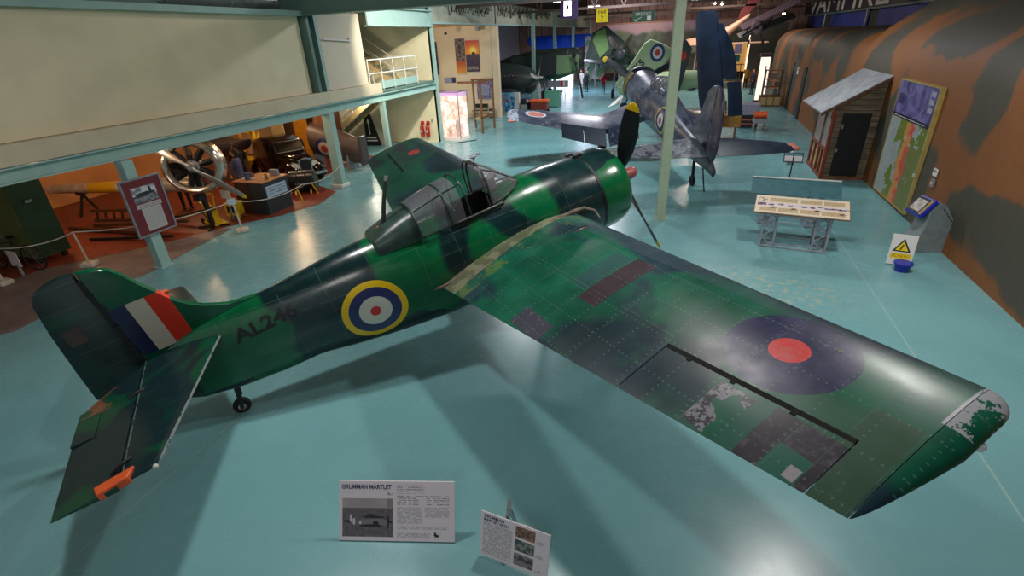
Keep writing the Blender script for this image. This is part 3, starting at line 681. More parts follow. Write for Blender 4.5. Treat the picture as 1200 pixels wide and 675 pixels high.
c=bl.mix(bl.X.lt(-8.)*bl.Y.gt(.3)*bl.noise(4,5,.75).step(.42,.56)*.8,c,S(156,160,168)); c=bl.mix(bl.X.lt(-8.)*bl.Y.lt(-.2)*.8,c,S(26,38,58)); c=bl.mix(bl.X.lt(-7.8)*bl.Z.gt(.6)*bl.noise(3,5,.75).step(.45,.6)*.6,c,S(130,128,140))
c=ring_(c,bl.X,bl.Z,-5.55,.08,((.46,S(214,190,60)),(.41,S(40,46,96)),(.24,S(206,204,200)),(.13,S(180,70,58))),(bl.Y.ab().lt(.8)))
c=ring_(c,bl.X*1.3,bl.Y,-3.1*1.3,4.75,((.42,S(186,182,186)),(.33,S(172,110,96))),bl.Y.gt(3.))
bl.color(c); bl.metal(bl.noise(4,4).step(.5,.7)*.4); M_blu=bl.m
nv_=NT('clean_navy_flap_paint',.35); nv_.color(nv_.mix(nv_.noise(2,4).step(.3,.7),S(20,32,46),S(28,42,62))); M_nav=nv_.m
CF=thing('naval_aircraft','worn navy blue aeroplane with bent wings, open engine cowl and one wing folded up','aeroplane',(-2.343,24.389,0),R(109.04))
CZ=2.49; CR=(R(.3),-R(9.62),0)
def cp_(mb,name,mat,par=None,lab=None,smooth=35,bevel=0):
    o=mb.build(name,mat,par or CF,smooth,bevel,loc=None if par else (0,0,CZ),rot=None if par else CR)
    if lab: o['label']=lab
    return o
F2=[(-.72,.70,-.74,.72),(-1.5,.76,-.78,.76),(-2.6,.74,-.82,.74),(-3.6,.74,-.84,.66),(-4.2,.86,-.82,.60),(-5.0,.80,-.76,.52),(-6.2,.66,-.64,.42),(-7.4,.52,-.46,.32),(-8.4,.42,-.3,.22),(-9.3,.26,-.2,.12),(-9.85,.06,-.2,.05)]
mb=MB(); rs=[]
x=-.72
while x>-9.85:
    zt,zb,hw=lerp(F2,x); rs.append([Vector((x,hw*math.cos(2*PI*k/36),(zt+zb)/2+(zt-zb)/2*math.sin(2*PI*k/36))) for k in range(36)]); x-=.18
rs.append([Vector((-9.85,.05*math.cos(2*PI*k/36),-.07+.13*math.sin(2*PI*k/36))) for k in range(36)])
mb.loft(rs); cf=cp_(mb,'fuselage',M_blu)
mb=MB(); mb.loft([[Vector((x,r*math.cos(2*PI*k/40),r*math.sin(2*PI*k/40))) for k in range(40)] for r,x in((.62,-.30),(.58,-.16),(.66,-.1),(.74,-.2),(.78,-.5),(.70,-.5))],False)
cw=cp_(mb,'cowl_ring',M_blu)
mb=MB().cyl((-.6,0,0),(-.3,0,0),.7,n=36); en=cp_(mb,'engine',M_blk)
mb=MB()
for k in range(14):
    a=2*PI*k/14; d=Vector((0,math.cos(a),math.sin(a)))
    for j in range(4): p=Vector((-.55,0,0))+d*(.45+j*.06); mb.cyl(p,p+d*.03,.09,n=8)
cp_(mb,'cylinders',paint('oily_bronze',S(110,92,50),.4,.4),en)
mb=MB(); mb.loft([[Vector((x,.765*math.cos(a),.765*math.sin(a))) for a in[R(-18+6.5*k) for k in range(12)]]+[Vector((x,.735*math.cos(a),.735*math.sin(a))) for a in[R(53.5-6.5*k) for k in range(12)]] for x in(-.5,-1.0)])
cp_(mb,'open_cowl_bay',paint('primer_yellow_green',S(92,84,44),.5,var=.5,scale=12),cf)
pr=cp_(MB().lathe([(.02,-.2),(.14,-.18),(.16,0),(.11,.05),(.09,.2),(.02,.28)],20,frameM((-.05,0,0),(0,1,0),(0,0,1))),'propeller',M_steel)
M_b2=NT('navy_prop_blade',.4); rr=(M_b2.Y*M_b2.Y+M_b2.Z*M_b2.Z).sq(); M_b2.color(M_b2.mix(rr.gt(1.78),S(44,48,54),S(226,190,20))); M_b2=M_b2.m
for a in(33,153,273): cp_(blade(R(a),1.95,.05,M_b2,.17),'blade',M_b2,pr,lab='dark blade with a yellow tip')
# canopy
mb=MB(); H2=[hoop(x,hw,zs,zt) for x,hw,zs,zt in((-3.0,.2,.68,.74),(-3.3,.34,.66,1.02),(-3.9,.36,.68,1.14),(-4.5,.34,.74,1.05),(-4.8,.26,.76,.9))]
mb.loft(H2,False,False); ca=cp_(mb,'canopy',mg,smooth=60)
b=MB()
for h in H2[1:4]: b.tube(h,.02)
for k in(0,5,11,16): b.tube([h[k] for h in H2],.015)
cp_(b,'canopy_frame',M_blu,ca); cp_(MB().box(-4.4,-3.3,-.3,.3,.55,.80),'cockpit_interior',M_blk,cf,smooth=0)
# wings
CW=[(.35,-1.75,-4.5,-.32,.17),(.9,-1.75,-4.5,-.55,.17),(1.9,-1.85,-4.45,-.86,.16),(2.3,-1.9,-4.42,-.84,.155),(3.4,-2.05,-4.3,-.62,.14),(4.6,-2.3,-4.12,-.40,.12),(5.5,-2.55,-3.95,-.24,.10)]
def cwr(y,c0,c1,sgn=1,n=12,cw=CW):
    for a,b in zip(cw,cw[1:]):
        if a[0]<=y<=b[0]+1e-6: t=(y-a[0])/(b[0]-a[0]); q=[a[i]+(b[i]-a[i])*t for i in range(5)]; break
    _,le,te,z,th=q; ch=le-te; cs=[c0+(c1-c0)*i/n for i in range(n+1)] if c0 else [c1*(1-math.cos(PI*i/n))/2 for i in range(n+1)]
    return [Vector((le-ch*c,y*sgn,z+foil(c,th)*ch+.06*c*(1-c))) for c in cs]+[Vector((le-ch*c,y*sgn,z-foil(c,th)*ch*.8+.06*c*(1-c))) for c in reversed(cs)]
mb=MB(); mb.loft([cwr(y,0,.74) for y in(.35,.9,1.5,1.9,2.3,2.9,3.8)]); mb.loft([cwr(y,0,1) for y in(3.8,4.6,5.2,5.5)])
r=cwr(5.5,0,1); cc=sum(r,Vector())/len(r); mb.loft([[Vector((cc.x+(p.x-cc.x)*q,5.5+dy,p.z*q+cc.z*(1-q)+.02)) for p in r] for dy,q in((0,1),(.15,.97),(.28,.85),(.36,.6),(.38,.3))])
wl_=cp_(mb,'wing',M_blu,lab='lowered left wing, bent upward, with a faded roundel')
cp_(MB().box(-4.0,-3.55,5.55,5.86,-.27,-.22),'wingtip_light',paint('salmon_tip_paint',S(206,110,86),.5),wl_,bevel=.02)
for (y0,y1) in((.85,1.95),(2.05,2.9),(2.93,3.78)):
    rs=[]
    for y in(y0,(y0+y1)/2,y1):
        q=cwr(y,.75,1.0,1,6); h=q[0]; 
        rs.append([Vector((h.x+(p.x-h.x)*1.15*math.cos(R(32))-(0)*.0,p.y,h.z+(p.z-h.z)*.8+(p.x-h.x)*1.15*math.sin(R(32)))) for p in q])
    cp_(MB().loft(rs),'flap',M_nav if y0>2 else M_blu,wl_)
mb=MB(); mb.loft([cwr(y,0,.95,-1) for y in(.35,.9,1.5,1.9,2.35)]); cp_(mb,'wing_root',M_blu)
# starboard outer panel folded upright (built in world-aligned frame then placed)
fold=[]   # (height, chord start, chord end, thickness)
CWi=Matrix.Translation((-2.343,24.389,0))@Matrix.Rotation(R(109.04),4,'Z')@Matrix.Translation((0,0,CZ))@__import__('mathutils').Euler(CR).to_matrix().to_4x4()
inv=CWi.inverted()
def W2C(p): return inv@Vector(p)
def fsec(z,x0,x1,y0,th,n=9):
    d=Vector((x1-x0,.35,0)); L=d.length; d.normalize(); nrm=Vector((-d.y,d.x,0)); out=[]
    for i in range(n+1):
        c=i/n; out.append(W2C(Vector((x0,y0,z))+d*(L*c)+nrm*(foil(c,.14)*L*.9+.01)))
    for i in range(n,-1,-1):
        c=i/n; out.append(W2C(Vector((x0,y0,z))+d*(L*c)-nrm*(foil(c,.14)*L*.7+.01)))
    return out
mb=MB(); mb.loft([fsec(z,x0,x1,22.3,.2) for z,x0,x1 in((1.35,.42,1.30),(2.2,.22,1.16),(3.2,.06,1.0),(4.2,-.10,.78),(4.75,-.17,.62),(5.0,-.16,.58),(5.09,-.08,.45))])
fw_=cp_(mb,'folded_wing',M_nav,lab='right outer wing folded upright, dark blue')
mb=MB(); mb.loft([fsec(z,x0,x1,22.60,.2,5) for z,x0,x1 in((2.7,1.07,1.62),(3.4,.93,1.45),(4.0,.77,1.22),(4.65,.60,.80))]); cp_(mb,'aileron',M_nav,fw_)
mb=MB(); mb.loft([fsec(z,x0,x1,22.2,.2,5) for z,x0,x1 in((1.35,1.42,1.98),(2.0,1.34,1.86),(2.62,1.22,1.72))]); cp_(mb,'flap',paint('bright_navy_flap',S(18,38,58),.35),fw_)
ex=MB()
for k in range(4): ex.tube([W2C((.75+k*.2,22.5,1.38)),W2C((.7+k*.2,22.55,1.9))],.03)
cp_(ex,'fold_joint',paint('oily_bronze',S(1,1,1)),fw_,smooth=0)
# tail
mb=MB()
for s in(-1,1):
    mb=MB(); mb.loft([[Vector((xl-(xl-xt)*c,y*s,.33+h*foil(min(c,.98),.5)*3.2)) for c in[i/8 for i in range(9)]]+[Vector((xl-(xl-xt)*c,y*s,.33-h*foil(min(c,.98),.5)*3.2)) for c in[1-i/8 for i in range(9)]] for y,xl,xt,h in((.08,-8.0,-9.05,.07),(1.2,-8.3,-9.05,.055),(2.1,-8.6,-9.05,.04),(2.4,-8.75,-9.05,.02))])
    tpn=cp_(mb,'tailplane',M_blu)
    mb=MB(); mb.loft([[Vector((-9.07,y*s,.33+t)),Vector((xt,y*s,.335)),Vector((xt,y*s,.325)),Vector((-9.07,y*s,.33-t))] for y,xt,t in((.15,-9.6,.05),(1.2,-9.62,.04),(2.2,-9.5,.03),(2.5,-9.3,.015))]); cp_(mb,'elevator',M_blu if s>0 else M_nav,tpn)
    if s<0: cp_(MB().box(-9.35,-8.85,-2.6,-2.45,.30,.36),'tip_patch',paint('salmon_tip_paint',S(1,1,1)),tpn,bevel=.02)
cp_(plate([(-7.6,.45),(-8.0,.8),(-8.28,1.45),(-8.45,1.85),(-8.65,2.02),(-8.85,2.1),(-9.05,2.12),(-9.05,.3),(-8.0,.35)],.06,0),'fin',M_blu,smooth=50)
cp_(plate([(-9.07,.1),(-9.07,2.12),(-9.3,2.06),(-9.5,1.85),(-9.62,1.5),(-9.69,1.0),(-9.7,.4),(-9.55,.05)],.045,0),'rudder',paint('brownish_blue_rudder',S(74,66,84),.4,var=.35),lab='rudder with reddish worn side',smooth=50)
tw2=Vector((-8.36,0,-.95)); lg=cp_(MB().bar((-8.2,0,-.25),tw2,.08,.06).cyl(tw2-Vector((0,.09,0)),tw2+Vector((0,.09,0)),.03),'tailwheel_leg',M_blk); cp_(wheel(tw2,.17,.12),'tailwheel_tyre',M_rub,lg)
cp_(MB().tube([(-8.9,-.02,-.2),(-9.25,-.15,-1.22)],.022).sphere((-9.26,-.15,-1.25),.05,10,6),'arrester_hook',M_blk)
for s in(-1,1):
    c0=Vector((-2.5,s*1.9,-2.02)); lgm=cp_(MB().tube([(-2.9,s*1.9,-.8),(-2.6,s*1.9,-1.5),c0-Vector((0,s*.14,0))],.07),'main_wheel_leg',M_grey); cp_(wheel(c0,.38,.22),'main_tyre',M_rub,lgm)
# ================================================================ OTHER AIRCRAFT IN THE HALL
dkg=NT('dark_aircraft_paint',.35); dkg.color(dkg.mix(dkg.noise(.8,3).step(.45,.55),dkg.mix(dkg.noise(5,5).step(.4,.7),S(40,46,54),S(60,66,72)),S(46,58,52))); M_dkg=dkg.m
A1=thing('museum_aircraft','dark grey propeller aeroplane nose poking out behind the cream pillar','aeroplane',(-13,35,0),0)
mb=MB(); rs=[]
for x,zc,h,w in((-2.2,2.0,.95,.7),(-1,2.02,.98,.75),(.4,2.0,1.0,.75),(1.4,1.95,.98,.7),(2.2,1.92,.85,.62),(2.65,1.95,.62,.5),(2.8,2.0,.3,.3)): rs.append([Vector((x,w*math.cos(2*PI*k/28),zc+h*math.sin(2*PI*k/28))) for k in range(28)])
mb.loft(rs); f1=mb.build('fuselage',M_dkg,A1)
MB().sphere((2.35,-.1,1.5),.5,16,10,(1,.8,.9)).build('chin_intake',M_blk,f1)
for k in range(5): MB().tube([(.6+k*.3,-.72,2.25),(.5+k*.3,-.84,2.22)],.05).build('exhaust_stub',paint('rusty_metal',S(80,64,56),.6,.4),f1)
cmb=MB(); cmb.loft([[Vector((x,.42*math.cos(PI*k/12),2.85+h*math.sin(PI*k/12))) for k in range(13)] for x,h in((-2.0,.75),(-.6,.8),(.1,.35))],True,True); cmb.build('cockpit_canopy',paint('dark_canopy',S(16,18,22),.2),f1)
p1=MB().lathe([(.02,-.2),(.16,-.15),(.17,.1),(.12,.2),(.08,.4),(.0,.45)],18,frameM((2.9,0,2.05),(0,1,0),(0,0,1))).build('propeller',M_steel,A1)
def pblade(ang,L,c0,mat,par,W=.14):
    mb=blade(ang,L,0,mat,W); mb.v=[(c0[0]+v[0],c0[1]+v[1],c0[2]+v[2]) for v in mb.v]; return mb.build('blade',mat,par)
M_b3=paint('grey_blade_paint',S(150,150,144),.4)
for a in(22,142,262): pblade(R(a+28),1.65,(2.95,0,2.05),M_b3,p1,.16)
MB().box(2.85,3.0,-1.62,-1.5,.1,.2)
wmb=MB(); wmb.loft([[Vector((x,-.6-i*1.3,z)) for x,z in((-.1,1.35),(.2,1.42),(1.,1.45),(1.6,1.4),(1.75,1.3),(1.5,1.2),(.6,1.18))] for i in range(2)]); wmb.build('wing_stub',M_dkg,A1)
for s in(-1,1):
    b=MB().tube([(.9,s*.6,1.3),(1.1,s*.8,.42)],.06); l=b.build('wheel_leg',M_grey,A1); wheel((1.1,s*.8,.38),.38,.2).build('tyre',M_rub,l)
# second dark green aircraft with folded wings
A2=thing('museum_aircraft','dark green and grey aeroplane with folded wings beneath the blue cloth','aeroplane',(-11,41,0),0)
g2=NT('green_grey_aircraft_paint',.5); c=g2.mix(g2.noise(.6,3).step(.45,.55),S(46,56,58),S(58,74,58)); c=g2.mix(g2.rect(g2.X,g2.Z,1.1,2.6,1.7,3.2),c,S(124,154,110)); c=g2.mix((g2.Z+g2.X*-.25).lt(1.55),c,S(84,120,80)); g2.color(c)
mb=MB(); mb.loft([[Vector((x,w*math.cos(2*PI*k/24),zc+h*math.sin(2*PI*k/24))) for k in range(24)] for x,zc,h,w in((-4.5,2.2,.55,.4),(-3,2.3,.9,.6),(-1,2.45,1.15,.7),(1,2.6,1.1,.7),(2.3,2.8,.9,.6),(2.8,2.8,.5,.4))]); f2=mb.build('fuselage',g2.m,A2)
mb=MB(); mb.loft([[Vector((x,-1.0-y,z)) for x,y,z in((-2.6,.1,1.6),(-2.6,.0,3.3),(1.9,.0,3.55),(2.2,.1,1.9))],[Vector((x,-1.25-y,z)) for x,y,z in((-2.5,.1,1.7),(-2.5,.0,3.2),(1.8,.0,3.45),(2.1,.1,2.0))]]); mb.build('folded_wing',g2.m,A2,smooth=0)
b=MB().tube([(2.3,-.9,3.3),(2.6,-1.1,2.2),(2.9,-1.2,1.2),(3.1,-1.2,.2)],.07).sphere((2.35,-1.,3.2),.16).sphere((2.5,-1.,2.6),.12); b.build('prop_and_struts',M_blk,A2)
b=MB().box(.4,2.0,-1.3,-1.25,1.0,1.5); fl_=b.build('tail_flash_panel',M_grey,A2,smooth=0); MB().box(1.45,1.6,-1.33,-1.3,1.1,1.45).build('red_stripe',M_red,fl_,smooth=0); MB().box(1.6,1.72,-1.33,-1.3,1.1,1.45).build('white_stripe',M_white,fl_,smooth=0)
for s in(-1,1): b=MB().tube([(0,s*.7,1.8),(0,s*.8,.4)],.07); l=b.build('wheel_leg',M_grey,A2); wheel((0,s*.8,.38),.38,.2).build('tyre',M_rub,l)
# third: radial engined, facing the camera beyond the green wing
A3=thing('museum_aircraft','dark green propeller aeroplane facing the camera in front of the mural','aeroplane',(-5.25,40,0),0)
g3=paint('dark_olive_paint',S(48,58,50),.5,var=.3,scale=2)
mb=MB(); mb.loft([[Vector((w*math.cos(2*PI*k/24),y,z+w*math.sin(2*PI*k/24))) for k in range(24)] for y,w,z in((0,.5,3.1),(.15,.72,3.1),(1.2,.75,3.05),(3,.7,2.9),(6,.4,2.5),(8,.12,2.2))]); mb.build('fuselage',g3,A3)
p3=MB().sphere((0,-.15,3.15),.38,18,12,(1,.9,1)).build('propeller',paint('grey_spinner',S(84,84,92),.4),A3)
def yblade(ang,L,c,mat,par):
    mb=blade(ang,L,0,mat,.15); mb.v=[(c[0]+v[1],c[1]-v[0],c[2]+v[2]) for v in mb.v]; o=mb.build('blade',mat,par); return o
for a in(58,125,190,350): yblade(R(a),1.45,(0,-.1,3.15),paint('olive_brown_blade',S(80,74,62),.5) if a in(58,125) else g3,p3)
for s in(-1,1):
    mb=MB(); mb.loft([[Vector((s*x,y,z)) for y,z in((.9,zl),(1.6,zl+.14),(3.2,zl+.02),(1.8,zl-.1))] for x,zl in((.4,2.4),(1.2,2.45),(2.2,2.6),(2.9,2.7))]); mb.build('wing',g3,A3)
    b=MB().tube([(s*.5,1.4,2.4),(s*.6,1.2,.42)],.05); l=b.build('wheel_leg',M_grey,A3); wheel((s*.6,1.2,.36),.36,.16,(1,0,0)).build('tyre',M_rub,l)
# fourth: pale green aircraft with folded wing, letters and roundel
A4=thing('museum_aircraft','pale green aircraft with a folded wing showing black letters and a roundel','aeroplane',(-3.2,34.,0),0)
pg=NT('pale_green_fabric_paint',.55)
c=pg.mix(pg.noise(1,3).step(.3,.7),S(150,172,130),S(172,190,148))
du=pg.X-.95; dv=pg.Z-3.35; r=(du*du*1.4+dv*dv).sq()
for R0,cc_ in((.50,S(44,52,110)),(.33,S(206,204,200)),(.18,S(190,60,54))): c=pg.mix(r.lt(R0)*pg.Y.lt(-.01),c,cc_)
pg.color(c)
FR2=lambda u,v,h:Vector((u,h,v))
mb=MB().prism([(-1.5,1.6),(-.45,1.15),(.7,2.2),(1.45,2.75),(1.9,3.45),(1.2,3.85),(.5,4.1),(.15,3.9),(-.6,2.75)],-.12,.06,FR2); fw4=mb.build('folded_wing',pg.m,A4,smooth=0,bevel=.04)
text('YKS','wing_letters',.56,M_blk,fw4,frameM((-.42,-.13,2.12),(.72,0,.70),(-.70,0,.72)),.004,off=.012)
mb=MB(); mb.loft([[Vector((x,.9+w*math.cos(2*PI*k/18),z+h*math.sin(2*PI*k/18))) for k in range(18)] for x,z,h,w in((-1.4,1.35,.35,.3),(-.8,1.35,.55,.5),(.8,1.5,.7,.6),(2.4,1.7,.6,.5),(5.,1.9,.3,.2))]); mb.build('fuselage',pg.m,A4)
mb=MB().prism([(1.6,1.4),(2.4,1.1),(2.9,3.5),(2.5,4.0),(2.0,3.8)],.25,.35,FR2); w5=mb.build('folded_wing',M_dkg,A4,smooth=0,bevel=.03,); w5['label']='second folded wing, dark with a roundel edge'
MB().cyl((2.35,.24,3.1),(2.35,.25,3.1),.28,n=24).build('roundel_disc',M_red,w5)
for s in(0,1.6): b=MB().tube([(-.5+s,.5,1.2),(-.9+s,.3,.3)],.05); l=b.build('wheel_leg',M_blk,A4); wheel((-.9+s,.3,.26),.26,.14).build('tyre',M_rub,l)
mb=MB(); mb.loft([[Vector((-1.3,-.1,.5)),Vector((-1.9,-.2,.25)),Vector((-1.8,-.1,.2)),Vector((-1.2,0,.4))],[Vector((-1.1,.5,.95)),Vector((-1.5,.5,.6)),Vector((-1.4,.5,.5)),Vector((-1,.5,.85))]]); mb.build('access_step',M_white,A4)
# fifth: cream aircraft behind, with red tail
A5=thing('museum_aircraft','cream light aeroplane with a dark red tail fin behind the upright folded wing','aeroplane',(.5,47,0),0)
c5=paint('cream_aircraft_paint',S(196,160,136),.5)
mb=MB(); mb.loft([[Vector((x,.45*w*math.cos(2*PI*k/18),z+w*.5*math.sin(2*PI*k/18))) for k in range(18)] for x,z,w in((-2.2,3.2,.5),(-1.4,3.3,1.1),(.4,3.5,1.2),(1.8,4.4,.7),(3.0,5.3,.3))]); mb.build('fuselage',c5,A5)
plate([(2.2,4.9),(2.6,5.0),(3.4,6.0),(3.6,6.4),(2.8,6.3),(2.3,5.6)],.06,0).build('tail_fin',paint('dark_red_paint',S(104,40,44),.5),A5)
mb=MB().box(-2.5,4.6,-.9,.9,3.36,3.46); mb.build('wing',c5,A5,smooth=0,bevel=.03)
for s in(-1,1): b=MB().tube([(-.6,s*.3,3.0),(-.6,s*.9,.5)],.06); l=b.build('wheel_leg',M_grey,A5); wheel((-.6,s*.9,.4),.4,.18).build('tyre',M_rub,l)
# hanging biplane
A6=thing('hanging_biplane','small pinkish white biplane hanging nose first above the hut end','aeroplane',(3.1,35,4.0),0)
pk=paint('pinkish_white_dope',S(178,140,150),.6,var=.15)
mb=MB(); mb.loft([[Vector((w*math.cos(2*PI*k/18)+x,y,z+w*math.sin(2*PI*k/18))) for k in range(18)] for x,y,z,w in((0,0,.45,.26),(0,.12,.45,.36),(.05,.7,.5,.36),(.3,2.2,.7,.22),(.6,3.4,.9,.08))]); mb.build('fuselage',pk,A6)
for dz,dx in((0.0,0),(.75,.1)): MB().bar((-.9+dx,.4,.02+dz*.6),(1.9+dx,.6,1.0+dz),.85,.06,(0,-.3,1)).build('wing',pk if dz else M_dkg,A6,smooth=0)
b=MB()
for x in(-.5,.6,1.4): b.tube([(x,.5,.2+x*.3),(x+.1,.5,.75+x*.36)],.03)
b.build('wing_struts',M_blk,A6)
pp=MB().cyl((0,-.1,.45),(0,0,.45),.1,n=12).build('propeller',M_blk,A6); MB().bar((-.75,-.06,.02),(.75,-.06,.92),.1,.03,(0,1,0)).build('blade',M_blk,pp,smooth=0)
b=MB()
for x in(-.2,.3): b.tube([(x,.3,.1),(x*1.4,.2,-.35)],.025)
l=b.build('wheel_leg',M_blk,A6); 
for x in(-.32,.46): wheel((x,.2,-.38),.2,.08,(1,0,0)).build('tyre',M_rub,l)
MB().tube([(0,.6,.9),(0,.6,4.6)],.012).build('suspension_cable',M_steel,A6)
MB().tube([(1.6,.6,1.6),(1.6,.6,4.6)],.012).build('suspension_cable',M_steel,A6)
# ================================================================ PRINTED PANELS
def ppart(name,w,h,t,mat,par,M,bevel=0):
    o=MB().box(0,w,0,h,-t,0).build(name,mat,par,smooth=0,bevel=bevel); o.matrix_local=M; return o
def block(n,c,u0,u1,v0,v1,pitch,col=S(96,90,100),f=.75,word=55.):
    row=(n.Y/pitch)._m('FLOOR'); lin=((n.Y/pitch).fr()).lt(.5)
    wd=n.noise(1.,1,.5,n.comb(n.X*word,row*3.7,0.)).gt(.44)
    return n.mix(n.rect(n.X,n.Y,u0,u1,v0,v1)*lin*wd*f,c,col)
def ell(n,u,v,a,b):
    x=(n.X-u)/a; y=(n.Y-v)/b; return (x*x+y*y).sq().lt(1.)
# --- board 1
t=thing('information_board','wide white information board with the large heading and black and white aeroplane photograph','information board',(-2.9,2.53,0))
W1,H1=1.184,.595; u=Vector((.963,.27,0)); v=Vector((-.27*.29,.963*.29,.52)); Mb=frameM((0,0,.012),u,v)
n=NT('board_print_one',.45); c=n.mix(n.noise(3,2)*.3,S(240,228,232),S(230,218,224))
for a in((.60,.88,.47,.555,.022,),(.60,1.13,.43,.46,.02),(.60,.70,.36,.44,.02),(.71,.82,.36,.44,.02),(.90,.95,.36,.44,.02),(.97,1.13,.36,.44,.02),(.60,.85,.17,.335,.011),(.88,1.13,.235,.335,.011),(.60,1.12,.12,.15,.011),(.60,.94,.03,.085,.011)): c=block(n,c,*a,col=S(110,102,116))
ph=n.rect(n.X,n.Y,.036,.556,.04,.42); sky=n.mix(n.noise(4,4),S(150,136,138),S(196,186,186)); sea=n.mix(n.noise(30,4).step(.3,.7),S(92,84,88),S(120,110,112))
p=n.mix(n.Y.gt(.325),sea,sky); p=n.mix(n.X.gt(.5)*n.Y.gt(.33)*.5,p,S(90,82,86))
for e_ in(ell(n,.36,.185,.17,.035),): p=n.mix(e_,p,S(130,122,126))
for a in((.36,.235,.12,.012),(.33,.25,.05,.018),(.33,.15,.12,.015),(.38,.17,.03,.03),(.505,.19,.012,.075),(.52,.19,.03,.012),(.10,.19,.05,.012)): p=n.mix(ell(n,*a),p,S(38,34,38))
for a in((.125,.22,.012,.04),(.155,.19,.014,.035),(.22,.178,.012,.016)): p=n.mix(ell(n,*a),p,S(214,206,206))
c=n.mix(ph,c,p)
lg_=n.rect(n.X,n.Y,.965,1.045,.035,.1); c=n.mix(lg_,c,S(226,222,220))
for a in((.99,.065,.018,.012),(1.012,.06,.016,.008),(.985,.08,.01,.012),(1.0,.05,.02,.005)): c=n.mix(ell(n,*a),c,S(24,22,26))
n.color(c); bd=ppart('board',W1,H1,.014,n.m,t,Mb,.003)
Mt=lambda x,y:Mb@Matrix.Translation((x,y,.0015))
M_hd=paint('heading_ink',S(70,70,112),.6)
text('GRUMMAN MARTLET','heading',.062,M_hd,t,Mt(.03,.515),.0005,sx=.86,off=.0016)
text('Mk I','subheading',.035,M_ink,t,Mt(.49,.455),.0005,sx=.9,shear=.3)
for dx in(.35,.8): MB().bar(Mb@Vector((dx,.45,-.02)),Vector((u.x*dx-.27*.55,u.y*dx+.963*.55,.01)),.02,.02).build('rear_leg',M_steel,t,smooth=0)
# --- board 2
t=thing('information_board','smaller tilted white information board with three colour pictures down its right side','information board',(-1.48,2.8,0))
W2,H2b=.70,.475; u=Vector((.97,-.10,-.0)); v=Vector((.012,.12,.44)); Mb=frameM((0,0,.03),u,v)
n=NT('board_print_two',.45); c=n.mix(n.noise(3,2)*.3,S(240,228,232),S(230,218,224))
c=block(n,c,.03,.33,.03,.37,.0125,col=S(110,102,116))
for i,(y0,y1,ca,cb) in enumerate(((.335,.45,S(170,126,104),S(96,70,64)),(.19,.31,S(60,80,80),S(150,150,140)),(.04,.165,S(84,74,80),S(150,140,146)))):
    c=n.mix(n.rect(n.X,n.Y,.36,.555,y0,y1),c,n.mix(n.noise(22,4).step(.4,.6),ca,cb))
    c=block(n,c,.57,.64,y0,y0+.03,.012)
n.color(c); ppart('board',W2,H2b,.012,n.m,t,Mb,.003)
Mt=lambda x,y:Mb@Matrix.Translation((x,y,.0015))
text('GRUMMAN','heading',.042,M_hd,t,Mt(.03,.425),.0005,off=.0012); text('MARTLET AL246','heading',.042,M_hd,t,Mt(.03,.385),.0005,sx=.86,off=.0012)
MB().bar((.27,.20,.50),(.25,.42,0),.035,.02,(0,0,1)).build('rear_prop',M_steel,t,smooth=0); MB().bar((.27,.205,.62),(.27,.12,.42),.035,.012).build('prop_head',M_steel,t,smooth=0)
MB().box(.1,.45,.38,.44,0,.015).build('prop_foot',M_steel,t,smooth=0)
# ================================================================ LECTERN OF LATTICE LEGS
def latleg(par,x,y0,y1,z0,z1):
    w=.13; b=MB()
    for dx in(-w,w): b.bar((x+dx,y0,0.02),(x+dx,y0,z0),.035,.035).bar((x+dx,y1,0.02),(x+dx,y1,z1),.035,.035).bar((x+dx,y0,z0),(x+dx,y1,z1),.03,.03).bar((x+dx,y0,.04),(x+dx,y1,.04),.03,.03)
    k=4
    for i in range(k):
        a=i/k;bb=(i+1)/k; s=1 if i%2 else -1
        for yy,zz in((y0,z0),(y1,z1)):
            b.bar((x-w*s,yy,.04+(zz-.06)*a),(x+w*s,yy,.04+(zz-.06)*bb),.016,.016)
        for dx in(-w,w): b.bar((x+dx,y0 if s>0 else y1,.04+(z0-.06)*a),(x+dx,y1 if s>0 else y0,.04+(z0-.06)*bb),.016,.016)
    b.bar((x-w,y0,.03),(x+w,y0,.03),.05,.02).bar((x-w,y1,.03),(x+w,y1,.03),.05,.02).bar((x-w,y0,z0*.55),(x+w,y0,z0*.55),.02,.02)
    return b.build('lattice_leg',M_lat,par,smooth=0)
M_lat=paint('lattice_grey_paint',S(152,154,164),.4,.2)
t=thing('display_lectern','sloping cream information table with a strip of aircraft pictures on grey lattice legs','display lectern',(2.5,11.95,0),-R(8))
n=NT('lectern_print',.4); c=n.mix(n.noise(2,2)*.3,S(226,212,188),S(214,198,172))
for a in((.1,.42,.06,.2),(.46,.84,.06,.2),(.88,1.24,.06,.2),(1.28,1.7,.06,.2),(.28,.82,.42,.56),(.88,1.28,.42,.56),(1.32,1.7,.42,.56)):
    c=n.mix(n.rect(n.X,n.Y,*a),c,S(200,178,140)); c=block(n,c,*a,.022,col=S(150,128,100),word=40.)
c=n.mix(n.rect(n.X,n.Y,.03,1.75,.24,.38)*.75,c,S(214,206,216))
for i,(a,b_) in enumerate(((.13,.31),(.31,.3),(.5,.33),(.7,.3),(.95,.3),(1.1,.3),(1.25,.34),(1.38,.3),(1.5,.31),(1.62,.3),(1.72,.3),(.36,.2),(1.66,.14),(1.2,.2),(.75,.19))):
    c=n.mix(ell(n,a,b_,.065,.03)*n.noise(28,3).gt(.44),c,(S(84,40,72),S(60,44,84),S(96,50,60))[i%3])
c=n.mix(n.rect(n.X,n.Y,.04,.22,.26,.36)*n.noise(20,3).gt(.4),c,S(96,44,80)); c=n.mix(n.rect(n.X,n.Y,.06,.22,.42,.55)*n.noise(16,3).gt(.5),c,S(150,134,92))
